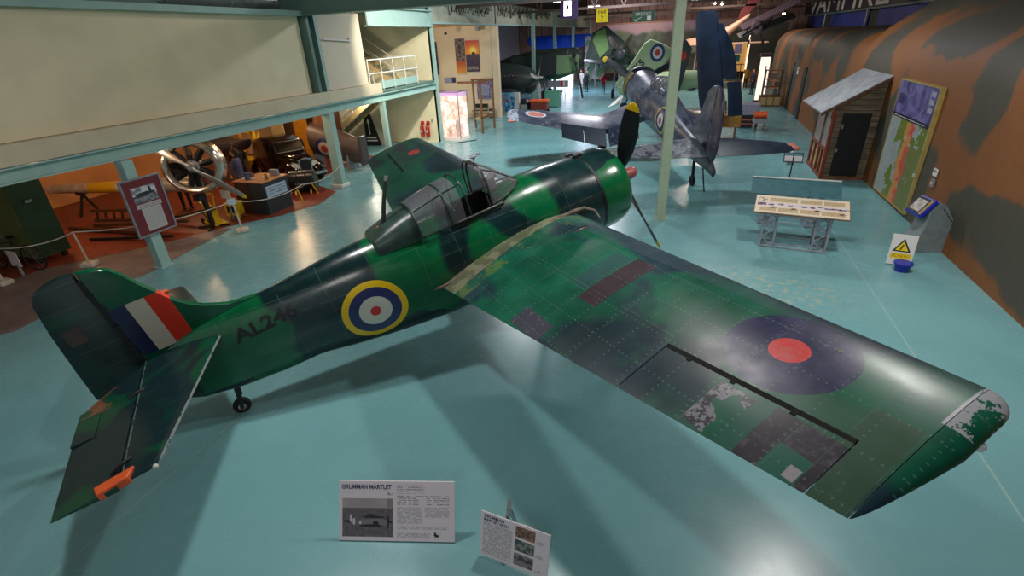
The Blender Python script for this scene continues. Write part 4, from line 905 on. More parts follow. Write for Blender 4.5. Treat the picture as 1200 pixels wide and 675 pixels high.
n.color(c); Mb=frameM((-.88,-.5,.86),(1,0,0),(0,.82,.28)); ppart('sloping_top',1.79,.64,.02,n.m,t,Mb,.004)
ed=MB().box(-.01,1.80,-.012,.652,-.035,-.02).build('backing_tray',M_wood,t,smooth=0); ed.matrix_local=Mb
for x in(-.52,.5): latleg(t,x,-.32,.12,.88,1.05)
b=MB()
for y,z in((-.32,.10),(.12,.12),(-.32,.02)): b.bar((-.52,y,z),(.5,y,z),.025,.025)
b.build('cross_rail',M_lat,t,smooth=0)
t=thing('display_lectern','second sloping table just behind the cream one, its top seen plain teal','display lectern',(2.62,13.55,0),-R(5))
Mb=frameM((-.95,-.3,.78),(1,0,0),(0,.62,.36)); o=ppart('sloping_top',1.95,.56,.02,paint('teal_panel_back',S(72,118,128),.4),t,Mb,.004)
e2=MB().box(0,1.95,.54,.58,-.025,.012).build('top_edge_strip',M_white,t,smooth=0); e2.matrix_local=Mb
for x in(-.55,.5): latleg(t,x,-.28,.14,.72,.94)
b=MB()
for y,z in((-.28,.06),(.14,.06)): b.bar((-.55,y,z),(.5,y,z),.025,.025)
b.build('cross_rail',M_lat,t,smooth=0)
# small stand with two sheets
t=thing('leaflet_stand','small black stand holding two sheets near the shed','leaflet stand',(3.27,17.95,0),-R(6))
MB().box(-.12,.12,-.12,.12,0,.02).cyl((0,0,.02),(0,0,.72),.02,n=10).build('post',M_blk,t,smooth=0)
Mb=frameM((-.28,-.12,.58),(1,0,0),(0,.3,.26)); ppart('back_panel',.56,.38,.015,M_blk,t,Mb)
for x in(.03,.30):
    n=NT('leaflet_print_%d'%int(x*100),.5); n.color(n.mix(n.Y.gt(.21),S(196,192,190),S(60,110,120)))
    q=ppart('sheet',.23,.32,.004,n.m,t,Mb@Matrix.Translation((x,.03,.006)))
# ================================================================ SHED
t=thing('wooden_shed','weathered plank shed with a sloping grey sheet roof and black doorway against the hut','shed',(4.2,18.2,0))
wd=NT('weathered_planks',.8)
pl_=(wd.Z/.16); k=pl_.fr().lt(.08); row=pl_._m('FLOOR')
c=wd.mix(wd.noise(1.,4,.6,wd.comb(wd.X*1.5,row*5.3,wd.Z*6)).step(.3,.7),S(84,70,56),S(132,114,92)); c=wd.mix(k,c,S(36,28,22)); wd.color(c)
MB().prism([(-.15,0),(0.02,0),(.02,2.16),(.02,2.16),(1.18,2.88),(1.18,0),(1.02,0),(1.02,1.95),(.22,1.95),(.22,0)] if False else [(0,0),(.22,0),(.22,2.0),(.98,2.0),(.98,0),(1.18,0),(1.18,2.98),(0,2.14)],0,.05,FR2).build('plank_front',wd.m,t,smooth=0)
MB().box(.22,.98,.02,.04,0.1,2.0).build('dark_doorway',paint('near_black_door',S(16,14,13),.7),t,smooth=0)
MB().box(0,1.18,-.02,.06,0,.10).build('sill_board',M_wood,t,smooth=0)
MB().box(1.13,1.18,.05,2.6,0,2.9).build('plank_back',wd.m,t,smooth=0)
rw=MB(); 
for (a,b_) in(((0,.02,0),(0,.02,2.15)),((0,1.0,0),(-.0,1.0,2.15)),((-.0,2.2,0),(0,2.2,2.15)),((0,.02,.9),(0,2.2,.9)),((0,.02,.05),(0,2.2,.05)),((0,.02,2.12),(0,2.2,2.12)),((0,.55,.05),(0,.55,.9)),((0,1.6,.05),(0,1.6,.9))): rw.bar(a,b_,.07,.09)
rw.build('window_side_frame',paint('reddish_timber',S(128,66,46),.6,var=.2),t,smooth=0)
MB().box(-.012,.0,.05,2.2,.95,2.1).build('window_pane',glass('shed_glass',(.7,.75,.75,1),.3,.1),t,smooth=0)
MB().box(.03,.06,.1,2.1,.12,.85).build('lower_panel',M_woodl,t,smooth=0)
b=MB().tube([(-.05,-.05,2.08),(-.06,-.07,1.9),(-.03,-.06,1.75),(-.03,-.06,0.1)],.045); b.build('red_downpipe',paint('rust_red_pipe',S(150,56,40),.5),t)
rf=NT('grey_roof_sheet',.5,.2); rf.color(rf.mix(rf.noise(4,4).step(.3,.7),S(128,130,134),S(156,158,160))); rf.bump((rf.Y*36.).sin(),.6,.03)
MB().prism([(-.42,2.02),(1.24,3.05),(1.24,3.09),(-.42,2.06)],-.18,2.95,lambda u,v,h:Vector((u,h,v))).build('roof',rf.m,t,smooth=0)
MB().prism([(-.40,1.92),(1.22,2.94),(1.22,3.03),(-.40,2.0)],-.1,-.06,lambda u,v,h:Vector((u,h,v))).build('barge_board',M_wood,t,smooth=0)
b=MB().box(.25,.3,.0,.02,1.55,1.68).box(.25,.29,.0,.02,.85,.95); b.build('door_hinge',M_steel,t,smooth=0)
t=thing('stool','tipped white item lying beside the shed window frame','stool',(3.55,20.3,0),R(20)); MB().bar((-.1,-.25,.12),(.15,.3,.38),.22,.06).build('seat',M_white,t,smooth=0,bevel=.01); MB().bar((-.1,-.2,.1),(-.15,-.3,0.0),.04,.04).bar((.15,.25,.33),(.1,.3,0),.04,.04).build('leg',M_blk,t,smooth=0)
# ================================================================ MAP PANEL, NOTICES, KIOSK
t=thing('map_panel','tall map display panel with a purple header leaning on the camouflaged hut','map panel',(5.36,17.0,.12))
n=NT('map_print',.45)
c=n.mix(n.noise(1.2,3).step(.3,.7),S(150,158,156),S(172,176,170))
wx=n.X+(n.noise(1.6,5,.7)-.5)*.9
c=n.mix(wx.gt(.65)*wx.lt(2.6)*n.noise(1.3,4,.6).gt(.46),c,S(110,124,44))
c=n.mix(wx.gt(1.7)*n.Y.lt(1.5),c,S(118,122,62)); c=n.mix(wx.gt(1.2)*wx.lt(1.62)*n.Y.lt(2.),c,S(206,136,72))
c=n.mix(wx.gt(1.45)*wx.lt(1.72)*n.noise(3,3).gt(.45),c,S(206,84,70)); c=n.mix(n.noise(3.4,4,.7).gt(.63),c,S(188,192,190))
c=n.mix((n.noise(11,2).gt(.69))*.8,c,S(120,50,60)); c=n.mix(wx.lt(.5)*n.noise(14,2).gt(.66),c,S(70,90,150))
hd=n.Y.gt(2.05); c=n.mix(hd,c,n.mix(n.noise(2.6,5,.75,dist=.6).step(.35,.7),S(64,56,110),S(140,130,190)))
c=n.mix(n.line(n.Y+n.X*0,2.07,.05),c,S(34,32,52)); c=block(n,c,.1,2.3,2.05,2.09,.05,col=S(210,206,206),word=16.)
c=n.mix(n.rect(n.X,n.Y,.15,.5,2.35,2.62)*n.noise(22,2).gt(.45),c,S(40,38,70))
for y in(2.78,2.6,2.42): c=n.mix(n.rect(n.X,n.Y,2.15,2.42,y-.06,y+.05),c,S(170,168,178))
n.color(c); Mb=frameM((0,0,0),(0,-1,0),(-.02,0,1)); ppart('printed_face',2.55,2.92,.04,n.m,t,Mb)
b=MB().box(2.55,2.62,-.02,2.95,-.09,.01).box(-.03,0,-.02,2.95,-.09,.01).box(0,2.55,2.92,2.95,-.09,.01).box(0,2.55,-.03,0,-.09,.01).build('pale_wood_frame',paint('yellowish_timber',S(176,150,84),.5),t,smooth=0); b.matrix_local=Mb
for i,(y,z,lb) in enumerate(((13.55,1.36,'small white notice on the camouflaged hut wall above the grey switch box'),(30.3,3.1,'tiny white notice high on the far hut side'),(33.2,2.2,'small red and white notice between the two dark hut doorways'))):
    if i==1: continue
    t=thing('notice',lb,'notice',(5.36 if i==0 else 5.36,y,z)); k=1 if i==0 else 2.2
    MB().box(0,.02,-.1*k,.1*k,-.07*k,.09*k).build('sheet',M_paper,t,smooth=0)
    MB().box(-.004,0,-.07*k,.07*k,.02*k,.06*k).build('print_band',M_red if i else M_grey,t,smooth=0)
t=thing('switch_box','small grey switch box on the camouflaged wall under the notice','switch box',(5.34,13.5,1.14)); MB().box(0,.05,-.07,.07,-.09,.09).build('box',M_grey,t,smooth=0,bevel=.01); MB().box(-.01,0,-.02,.02,-.03,.03).build('switch',M_white,t,smooth=0)
t=thing('touch_screen_kiosk','grey curved kiosk with a blue edged tilted screen near the map panel','kiosk',(4.98,12.25,0),R(14))
pf=[(.46,0),(.46,.62),(.18,1.02),(-.02,1.12),(-.14,1.02),(-.10,.75),(-.12,.5),(-.22,.28),(-.42,0)]
MB().prism(pf,-.2,.2,lambda u,v,h:Vector((u,h,v))).build('pedestal',paint('kiosk_grey',S(128,138,140),.4),t,smooth=30,bevel=.01)
for k in range(6): MB().box(.12+k*.045,.145+k*.045,-.205,-.2,.93-k*.05,.965-k*.05).build('vent_slot',M_blk,t,smooth=0)
Ms=frameM((-.32,.24,.86),(0,-1,0),(.42,0,.6))
n=NT('kiosk_screen_print',.25); c=n.mix(n.rect(n.X,n.Y,.05,.35,.04,.29),S(30,32,38),n.mix(n.noise(9,3).step(.4,.6),S(190,184,176),S(150,140,130))); n.color(c)
scn=ppart('screen',.40,.34,.03,n.m,t,Ms,.01)
bb=MB().box(-.05,.45,-.05,.38,-.15,-.03).build('blue_housing',paint('bright_blue_plastic',S(30,44,168),.35),t,smooth=0,bevel=.04); bb.matrix_local=Ms
bb=MB().box(.40,.43,.0,.34,-.03,.0).build('pale_edge',M_woodl,t,smooth=0); bb.matrix_local=Ms
t=thing('warning_sign','white floor sign with a yellow electric warning triangle behind a blue tub','warning sign',(4.12,11.2,0))
Ms=frameM((0,0,.03),(.40,-.10,0),(.10,.10,.60)); n=NT('warning_print',.4); c=n.mix(0.,S(222,220,216),S(222,220,216))
tx_=(n.X-.2).ab(); tri=n.Y.gt(.27)*((n.Y-.27)+tx_*1.75).lt(.27); tri2=n.Y.gt(.295)*((n.Y-.27)+tx_*1.75).lt(.215)
c=n.mix(tri,c,S(20,20,20)); c=n.mix(tri2,c,S(240,206,20)); c=n.mix(n.rect(n.X,n.Y,.035,.37,.13,.24),c,S(236,202,24))
bolt=((n.X-.2+(n.Y-.39)*-.35).ab().lt(.014))*n.Y.gt(.31)*n.Y.lt(.42); c=n.mix(bolt,c,S(20,20,20)); c=block(n,c,.06,.34,.155,.215,.03,col=S(40,36,20),word=40.)
n.color(c); ppart('panel',.41,.62,.012,n.m,t,Ms,.004); MB().bar((.28,.32,.0),(.25,.12,.55),.03,.02).build('rear_leg',M_white,t,smooth=0)
t=thing('blue_tub','round blue plastic tub on the floor in front of the warning sign','tub',(4.32,10.93,0)); m_=paint('bright_blue_plastic',S(1,1,1))
MB().lathe([(.11,0.0),(.15,.15),(.165,.155),(.165,.18),(.14,.18),(.10,.02)],28).build('tub',m_,t); MB().lathe([(.14,.165),(.15,.175),(.02,.18)],28).build('lid',m_,t)
# ================================================================ FAR RIGHT OF THE HALL
t=thing('glass_bookcase','dark wood display bookcase with open shelves at the hut side','bookcase',(4.62,36.5,0))
MB().box(-.6,.6,-.35,.45,0,.62).build('cabinet',M_wood,t,smooth=0,bevel=.01)
for x in(-.57,-.18,.21): MB().box(x,x+.34,-.37,-.35,.08,.54).build('door_panel',M_woodl,t,smooth=0)
b=MB()
for x in(-.5,.45): b.box(x,x+.06,-.2,-.14,.62,2.1).box(x,x+.06,.3,.36,.62,2.3)
for z in(.62,1.1,1.55,2.05): b.box(-.5,.51,-.2,.36,z,z+.04)
b.build('open_frame',M_wood,t,smooth=0)
for i,(x,z,w,h,cl) in enumerate(((-.3,.66,.35,.36,S(190,186,176)),(.12,.66,.2,.34,S(50,120,126)),(-.3,1.14,.3,.3,S(150,150,120)),(.1,1.14,.28,.26,S(120,92,80)),(-.2,1.59,.45,.3,S(140,126,110)))):
    tag(MB().box(4.62+x,4.62+x+w,36.4,36.46,z,z+h).build('book',paint('book_cover_%d'%i,cl,.5),None,smooth=0),['pale book low on the left of the dark bookcase','teal book low on the right of the dark bookcase','olive book on the middle shelf, left','brown book on the middle shelf, right','wide tan book on the top shelf of the bookcase'][i],'book','books standing in the bookcase')
t=thing('lit_display_case','tall brightly lit white display case behind the bookcase','display case',(4.15,38.2,0))
MB().box(-.28,.4,-.4,.4,2.75,2.95).box(-.28,.4,-.4,.4,0,.2).box(.36,.4,-.4,.4,.2,2.75).build('case_frame',paint('plum_case_frame',S(90,62,70),.5),t,smooth=0)
MB().box(-.26,.3,-.36,-.3,.2,2.75).build('lit_panel',paint('lit_white_panel',S(240,225,205),.5,emit=(1,.85,.7,1),estr=1.1),t,smooth=0)
# people
def person(name,lab,x,y,rz,h,top,legs,hair,pose=0,skirt=False,arms=((.1,0),(.1,0)),coatlen=.52,g=None):
    t=thing(name,lab,'person',(x,y,0),rz,g); k=h/1.75; skin=paint('skin_tone',S(206,156,130),.55)
    bm_=MB()
    def limb(p,r,n=10): bm_.tube([Vector(q)*k for q in p],[q*k for q in r],n)
    for s in(-1,1): limb([(s*.09,0,.90),(s*.10,.02,.50),(s*.105,-.01,.09)],[.085,.06,.045]); limb([(s*.105,.03,.045),(s*.11,-.16,.035)],[.045,.03])
    me_=bm_
    me_.sphere(Vector((0,0,1.63))*k,.105*k,16,12,(.85,.95,1.15)); limb([(0,0,1.42),(0,0,1.55)],[.055,.05])
    bd_=me_.build('body',legs,t,smooth=60)
    c_=MB(); rr=[(.90,.17,.11),(1.05,.155,.11),(1.2,.17,.115),(1.36,.20,.11),(1.44,.16,.09),(1.48,.07,.06)]
    z0=.90 if not skirt else coatlen
    c_.loft([[Vector((w*math.cos(2*PI*j/18),d*math.sin(2*PI*j/18),z))*k for j in range(18)] for z,w,d in [(z0,.19,.13)]+rr[0 if z0<.9 else 1:]])
    for s,(fw,ou) in zip((-1,1),arms): c_.tube([Vector((s*.19,0,1.40))*k,Vector((s*(.24+ou),-fw*.6,1.15))*k,Vector((s*(.22+ou*.5),-fw*1.6,.93+fw*.9))*k],[.055*k,.045*k,.035*k],10)
    c_.build('coat' if skirt else 'jumper',top,t,smooth=60)
    hd_=MB().sphere(Vector((0,-.008,1.63))*k,.108*k,18,14,(.84,.94,1.14)); 
    hd_.sphere(Vector((0,-.11,1.615))*k,.018*k,8,6); 
    for s in(-1,1): hd_.sphere(Vector((s*.09,0,1.62))*k,.022*k,8,6,(.5,1,1.3))
    hh=hd_.build('head',skin,t,smooth=60)
    f_=MB()
    for s in(-1,1): f_.sphere(Vector((s*.035,-.10,1.645))*k,.011*k,8,6)
    f_.box(-.025*k,.025*k,-.108*k,-.098*k,1.575*k,1.582*k); f_.build('eyes_and_mouth',M_ink,hh,smooth=0)
    MB().sphere(Vector((0,.02,1.66))*k,.112*k,18,12,(.88,.95,1.12)).build('hair',hair,t,smooth=60)
    for s,(fw,ou) in zip((-1,1),arms):
        p=Vector((s*(.22+ou*.5),-fw*1.6-.01,.90+fw*.9))*k; h_=MB().sphere(p,.042*k,10,8,(.6,.8,1.1))
        for q in range(4): h_.tube([p+Vector((.0,(-.025+q*.017)*k,-.03*k)),p+Vector((0,(-.03+q*.018)*k,-(.075+.008*(q in(1,2)))*k)),p+Vector((-s*.012*k,(-.03+q*.018)*k,-.10*k))],.0085*k,6)
        h_.tube([p+Vector((0,-.03*k,0)),p+Vector((-s*.01*k,-.055*k,-.05*k))],.009*k,6); h_.build('hand',skin,t,smooth=60)
    return t
hb_=paint('dark_brown_hair',S(58,42,34),.7); hg=paint('grey_hair',S(170,160,150),.7)
person('person','person in a bright red coat standing far down the hall',-7.15,44.8,R(0),1.62,paint('red_coat',S(196,24,44),.7),paint('grey_trousers',S(92,92,96),.7),hb_,skirt=True,coatlen=.78,arms=((.25,.05),(.22,.05)))
person('person','person in dark blue clothes beside the bright doorway',-8.9,46.4,R(40),1.72,paint('dark_blue_coat',S(28,34,62),.7),M_blk,hb_,skirt=True,coatlen=.6)
person('person','person in a yellow jacket by the orange doorway',4.1,49.,R(150),1.65,paint('mustard_jacket',S(206,146,40),.7),M_blk,hg,skirt=True,coatlen=.75)
person('person','person in a dark suit standing left of the bright display case',4.15,43.2,R(-60),1.72,paint('dark_blue_coat',S(1,1,1)),paint('dark_suit_trousers',S(32,34,52),.7),paint('dark_brown_hair',S(1,1,1)))
person('person','person in white standing in the glare of the bright doorway',-9.9,49.0,R(0),1.65,M_white,M_white,hb_,skirt=True,coatlen=.5)
t=thing('visitor_shop_front','yellow lit display front with pinned posters behind the folded wing','shop front',(3.0,54,0))
MB().box(-1.9,1.3,0,.2,.9,3.3).box(-1.9,1.3,0,.2,0,.1).build('yellow_front',paint('amber_board',S(220,156,70),.6,emit=(1,.6,.2,1),estr=.25),t,smooth=0)
MB().box(-1.8,-.9,-.06,0,1.8,3.2).build('white_poster',M_paper,t,smooth=0); MB().box(.2,.8,-.06,0,2.4,3.2).build('lilac_poster',paint('lilac_print',S(170,150,190),.6),t,smooth=0); MB().box(.2,.75,-.06,0,1.7,2.3).build('teal_poster',paint('teal_print',S(40,110,110),.6),t,smooth=0)
MB().box(1.3,1.42,-.1,.1,0,4.5).build('lit_edge_post',paint('glow_strip_warm',S(250,220,190),.5,emit=(1,.8,.6,1),estr=1.5),t,smooth=0)
b=MB()
for x in(-1.5,-.7,.1,.9): b.box(x,x+.06,-.12,-.06,0,1.5)
b.box(-1.9,1.2,-.12,-.06,1.45,1.52).box(-1.9,1.2,-.12,-.06,.05,.12); b.build('rail_front',M_wood,t,smooth=0)
t=thing('display_plinth','grey and white cabinet with dark front behind the right tailplane','cabinet',(2.75,28.2,0)); MB().box(-.45,.45,-.3,.6,.02,1.1).build('cabinet',paint('bluish_grey_laminate',S(140,142,160),.4),t,smooth=0,bevel=.01); MB().box(-.43,.43,-.34,-.3,.05,.62).build('dark_front',M_blk,t,smooth=0)
for z in(.2,.38): MB().box(-.4,.4,-.36,-.34,z,z+.03).build('pale_rail',paint('salmon_tip_paint',S(1,1,1)),t,smooth=0)
t=thing('engine_trolley','low trolley with an orange machine standing at the aisle','trolley',(3.15,26.8,0)); MB().box(-.3,.3,-.3,.4,.45,.62).build('deck',M_grey,t,smooth=0,bevel=.01); MB().cyl((-.28,.05,.78),(.28,.05,.78),.15,n=18).build('orange_motor',M_org,t)
for x in(-.25,.25):
    for y in(-.25,.35): MB().bar((x,y,.45),(x,y,.02),.05,.05).build('leg',M_steel,t,smooth=0)
t=thing('bench_stand','ochre wooden trestle table behind the aeroplane tail','trestle table',(1.75,24.5,0)); MB().box(-.75,.35,-.35,.35,.62,1.12).build('table_box',paint('ochre_bench_wood',S(140,98,36),.5,var=.3),t,smooth=0,bevel=.02)
for x in(-.6,.2):
    for y in(-.28,.28): MB().bar((x,y,.62),(x*1.05,y,0),.05,.05).build('leg',M_wood,t,smooth=0)
# signs hanging
t=thing('hall_sign','yellow hanging sign reading Hall 2','sign',(-5.0,30,5.05)); MB().box(-.31,.31,0,.04,0,.66).build('panel',paint('sign_yellow',S(236,206,0),.5,emit=(1,.8,0,1),estr=.25),t,smooth=0)
text('Hall','lettering',.26,M_blk,t,frameM((0,-.012,.40),(1,0,0),(0,0,1)),.004,align='CENTER'); text('2','lettering',.34,M_blk,t,frameM((0,-.012,.08),(1,0,0),(0,0,1)),.004,align='CENTER')
MB().cyl((0,.02,.66),(0,.02,3.5),.01,n=6).build('hanging_wire',M_steel,t)
t=thing('fire_exit_sign','green hanging fire exit sign with a running figure and arrow','sign',(-3.8,40,5.15)); MB().box(-.74,.74,0,.04,0,.66).build('panel',paint('sign_green',S(6,70,44),.5,emit=(0,.4,.2,1),estr=.02),t,smooth=0)
text('FIRE EXIT','lettering',.27,M_white,t,frameM((0,-.012,.38),(1,0,0),(0,0,1)),.004,align='CENTER',sx=.95)
b=MB().bar((-.6,-.01,.06),(-.1,-.01,.28),.03,.01,(0,1,0)).bar((-.6,-.01,.06),(-.45,-.01,.05),.03,.01,(0,1,0)).bar((-.6,-.01,.06),(-.54,-.01,.17),.03,.01,(0,1,0)); b.build('arrow',M_white,t,smooth=0)
b=MB().box(.25,.52,-.01,0,.06,.34); b.build('door_pictogram',M_white,t,smooth=0); MB().cyl((0,.02,.66),(0,.02,3.4),.01,n=6).build('hanging_wire',M_steel,t)
t=thing('lit_screen','bright white and violet lit screen hanging under the roof','screen',(-8.0,35,5.6)); MB().box(-.5,.6,.05,.15,-.15,1.0).build('violet_surround',paint('violet_glow_panel',S(40,28,58),.5,emit=(.4,.2,.9,1),estr=.03),t,smooth=0); MB().box(-.26,.2,0,.05,0,.85).build('lit_panel',paint('white_lit_screen',S(240,240,255),.5,emit=(.9,.9,1,1),estr=2.5),t,smooth=0); MB().box(-.06,.06,-.01,0,.4,.6).build('dark_figure',M_blk,t,smooth=0)
MB().cyl((0,.1,1.1),(0,.1,3.0),.015,n=6).build('hanging_wire',M_steel,t)
lm=paint('bright_lamp_face',S(255,245,230),.5,emit=(1,.93,.85,1),estr=9)
for i,(x,y,z,lb) in enumerate(((-.4,45,6.4,'bright strip lamp under the roof left of the folded wing top'),(-9.3,38,6.55,'bright strip lamp at the top above the lit screen'),(-6.9,38,6.15,'thin bright strip lamp right of the lit screen'))):
    t=thing('ceiling_lamp',lb,'lamp',(x,y,z),0,'strip lamps under the roof'); MB().box(-.4,.4,-.06,.06,.03,.1).build('housing',M_white,t,smooth=0); MB().box(-.38,.38,-.05,.05,0,.03).build('tube',lm,t,smooth=0); MB().cyl((0,0,.1),(0,0,8.6-z),.01,n=6).build('hanging_rod',M_steel,t)
for i,(x,y,z,lb) in enumerate(((.86,45,6.2,'small round spotlight, left of the pair by the dark red tail'),(1.35,45,6.12,'small round spotlight, right of the pair by the dark red tail'),(3.1,44,3.95,'warm spotlight glowing above the amber shop front'),(5.0,40,5.2,'small spotlight beside the hanging biplane'))):
    t=thing('spotlight',lb,'lamp',(x,y,z),0,'round spotlights under the roof'); MB().sphere((0,0,0),.09,12,8).build('bulb',paint('warm_bulb',S(255,230,200),.5,emit=(1,.75,.5,1),estr=14),t); MB().lathe([(.05,.16),(.10,.05),(.11,-.0),(.09,0.0),(.04,.14)],16).build('shade',M_blk,t); MB().cyl((0,0,.14),(0,0,8.6-z),.008,n=6).build('hanging_rod',M_steel,t)
# ================================================================ LEFT SIDE DISPLAY UNDER THE BALCONY
t=thing('framed_picture_panel','maroon framed panel with an aeroplane photograph fixed to the mint column','picture panel',(-11.28,7.12,.87),0)
Mb=frameM((0,0,0),(0,1,0),(0,0,1))
n=NT('maroon_panel_print',.45); c=n.mix(n.noise(3,2)*.3,S(110,36,44),S(96,30,38))
p=n.mix(n.Y.gt(.86),n.mix(n.noise(16,3).step(.4,.6),S(90,90,96),S(140,140,146)),n.mix(n.noise(5,3).step(.4,.6),S(110,112,120),S(200,202,208)))
p=n.mix(ell(n,.45,.88,.24,.035),p,S(40,42,50)); p=n.mix(ell(n,.58,.93,.03,.08),p,S(36,38,44)); p=n.mix(ell(n,.3,.84,.2,.02),p,S(50,52,60))
c=n.mix(n.rect(n.X,n.Y,.16,.72,.70,1.04),c,p)
pp_=n.mix(n.noise(3,2)*.3,S(186,182,178),S(170,168,166)); c=n.mix(n.rect(n.X,n.Y,.16,.74,.58,.67),c,pp_); c=n.mix(n.rect(n.X,n.Y,.24,.70,.06,.57),c,pp_)
c=block(n,c,.19,.71,.60,.65,.03); c=block(n,c,.27,.67,.1,.54,.026,col=S(140,138,138)); n.color(c); ppart('panel',.86,1.2,.02,n.m,t,Mb)
b=MB().box(-.035,.0,-.035,1.235,-.03,.015).box(.86,.895,-.035,1.235,-.03,.015).box(0,.86,-.035,0,-.03,.015).box(0,.86,1.2,1.235,-.03,.015).build('grey_frame',M_grey,t,smooth=0); b.matrix_local=Mb
# stanchions and ropes
stp=[(-14.25,5.78),(-13.3,7.02),(-11.4,9.85),(-12.45,15.75)]
slab=['white rope post on a block at the far left corner of the red floor','leaning white rope post on a block in front of the green box','white rope post with a small card beside the yellow machines','white rope post on a block right of the mint column with the car']
for i,((x,y),lb) in enumerate(zip(stp,slab)):
    t=thing('rope_post',lb,'rope post',(x,y,0),R(25*i),'white rope posts round the side display')
    MB().prism([(-.16,-.13),(.16,-.13),(.16,.13),(-.16,.13)],0,.11,lambda u,v,h:Vector((u,v,h))).build('concrete_block',paint('chalky_concrete',S(198,188,172),.8),t,smooth=0,bevel=.03)
    MB().cyl((0,0,.11),(-.04,0,.86),.028,.022,n=10).build('post',paint('off_white_post',S(200,188,160),.5),t)
    MB().tube([(-.04+.03*math.cos(a),0,.87+.03*math.sin(a)) for a in[R(40*k) for k in range(9)]],.006,6,True).build('rope_ring',M_steel,t)
    if i==2: MB().box(-.16,.04,-.05,-.04,.80,.96).build('card',paint('pale_blue_card',S(190,200,214),.6),t,smooth=0)
rp=paint('white_rope_fibre',S(196,190,180),.8)
tops=[(-16.2,4.9,.8)]+[(x-.04,y,.87) for x,y in stp[:3]]+[(-11.5,12.6,.60),(-11.2,14.2,.8)]
rl=['white rope sagging at the left edge before the green box','white rope from the corner post to the leaning post','long white rope sagging under the maroon framed panel','white rope sagging past the dark desk with the blue sign','white rope between the desk and the mint column by the drum','white rope from the mint column to the post beside the grey wing']
segs=list(zip(tops,tops[1:]))+[((-11.25,14.75,.85),(-12.45,15.75,.87))]
for i,(a,b_) in enumerate(segs):
    a=Vector(a);b_=Vector(b_); sg=.16*min(2,(b_-a).length); pts=[a.lerp(b_,k/14)-Vector((0,0,sg*4*(k/14)*(1-k/14)*.55)) for k in range(15)]
    tag(MB().tube(pts,.014,6).build('rope',rp),rl[i],'rope','white ropes round the side display')
# green box
t=thing('equipment_cabinet','tall olive and dark green metal cabinet at the left edge','cabinet',(-15.8,7.05,.0))
MB().box(-1.2,1.18,-.3,.45,.16,2.3).build('body',paint('olive_green_metal',S(104,122,66),.45),t,smooth=0,bevel=.02)
MB().box(1.18,1.20,-.29,.44,.17,2.29).build('side_panel',paint('dark_green_metal',S(34,66,38),.4),t,smooth=0)
MB().box(1.2,1.24,-.05,.1,1.5,1.56).build('latch',M_steel,t,smooth=0)
for x in(-1,.95):
    for y in(-.2,.35): MB().box(x,x+.12,y-.05,y+.05,0,.16).build('foot',M_blk,t,smooth=0)
# bicycle
t=thing('bicycle','old black bicycle leaning at the foot of the green cabinet','bicycle',(-14.9,6.45,0),R(12))
for x,nm in((-.55,'front_wheel'),(.55,'rear_wheel')):
    w_=MB().tube([(x+.31*math.cos(2*PI*k/28),0,.325+.31*math.sin(2*PI*k/28)) for k in range(28)],.018,8,True).build(nm,M_rub,t)
    s_=MB()
    for k in range(12): s_.tube([(x,0,.325),(x+.30*math.cos(PI*k/6),0,.325+.30*math.sin(PI*k/6))],.0025,4)
    s_.build('spokes',M_steel,w_)
MB().tube([(-.55,0,.325),(-.42,0,.62),(-.38,0,.78)],.014).tube([(-.40,0,.66),(.12,0,.70),(.05,0,.32),(-.40,0,.62)],.014).tube([(.05,0,.32),(.55,0,.325),(.14,0,.68),(.16,0,.80)],.012).build('frame',M_blk,t)
MB().tube([(-.25,-.22,.70),(-.38,-.12,.86),(-.38,.12,.86),(-.25,.22,.70)],.011).build('handlebar',M_steel,t)
MB().sphere((.17,0,.83),.1,12,8,(1.3,.7,.35)).build('saddle',M_blk,t)
MB().tube([(.05,-.08,.32),(.15,-.09,.2),(.22,-.14,.18)],.01).build('pedal_crank',M_steel,t)
t=tag(MB().prism([(-14.55,.25),(-14.2,.25),(-14.2,.62),(-14.55,.62)],6.2,6.21,lambda u,v,h:Vector((u,h,v))).build('paper_notice',M_paper,None,smooth=0),'white paper notice hanging in front of the bicycle','notice')
MB().box(-14.4,-14.36,6.2,6.25,0,.3).build('notice_stake',M_grey,t,smooth=0)
# long bare metal tube
t=thing('metal_boom','long bare metal aircraft tube with a yellow band lying behind the mint column','metal tube',(-13.0,10.1,0))
n=NT('bare_boom_metal',.35,.3); c=n.mix(n.noise(3,4).step(.3,.7),S(190,184,174),S(220,212,198)); c=n.mix(n.X.lt(-3.0)*n.X.gt(-4.3),c,S(220,170,30)); n.color(c); n.metal((1-n.X.lt(-3.0)*n.X.gt(-4.3))*.3)
MB().cyl((.2,0,1.22),(-1.2,0,1.12),.19,.20,24).cyl((-1.2,0,1.12),(-6.4,0,.74),.20,.13,24).build('tube',n.m,t)
for x,z in((-2.4,.95),(-4.9,.78)): MB().box(x-.1,x+.1,-.12,.12,z-.12,z+.06).bar((x,0,z-.1),(x,-.3,0),.06,.06).bar((x,0,z-.1),(x,.3,0),.06,.06).build('support',M_blk,t,smooth=0)
t=thing('ladder_rack','dark brown lattice girder lying on the red floor under the metal tube','lattice girder',(-15.2,9.6,0),R(8))
b=MB()
for z in(.12,.42): b.bar((-1.4,0,z),(1.2,0,z+.1),.08,.08)
b.build('long_rail',paint('dark_brown_timber',S(84,48,30),.6),t,smooth=0)
b=MB()
for k in range(9): b.bar((-1.3+k*.3,0,.14),(-1.2+k*.3,0,.46),.05,.04)
b.build('slats',paint('dark_brown_timber',S(1,1,1)),t,smooth=0)
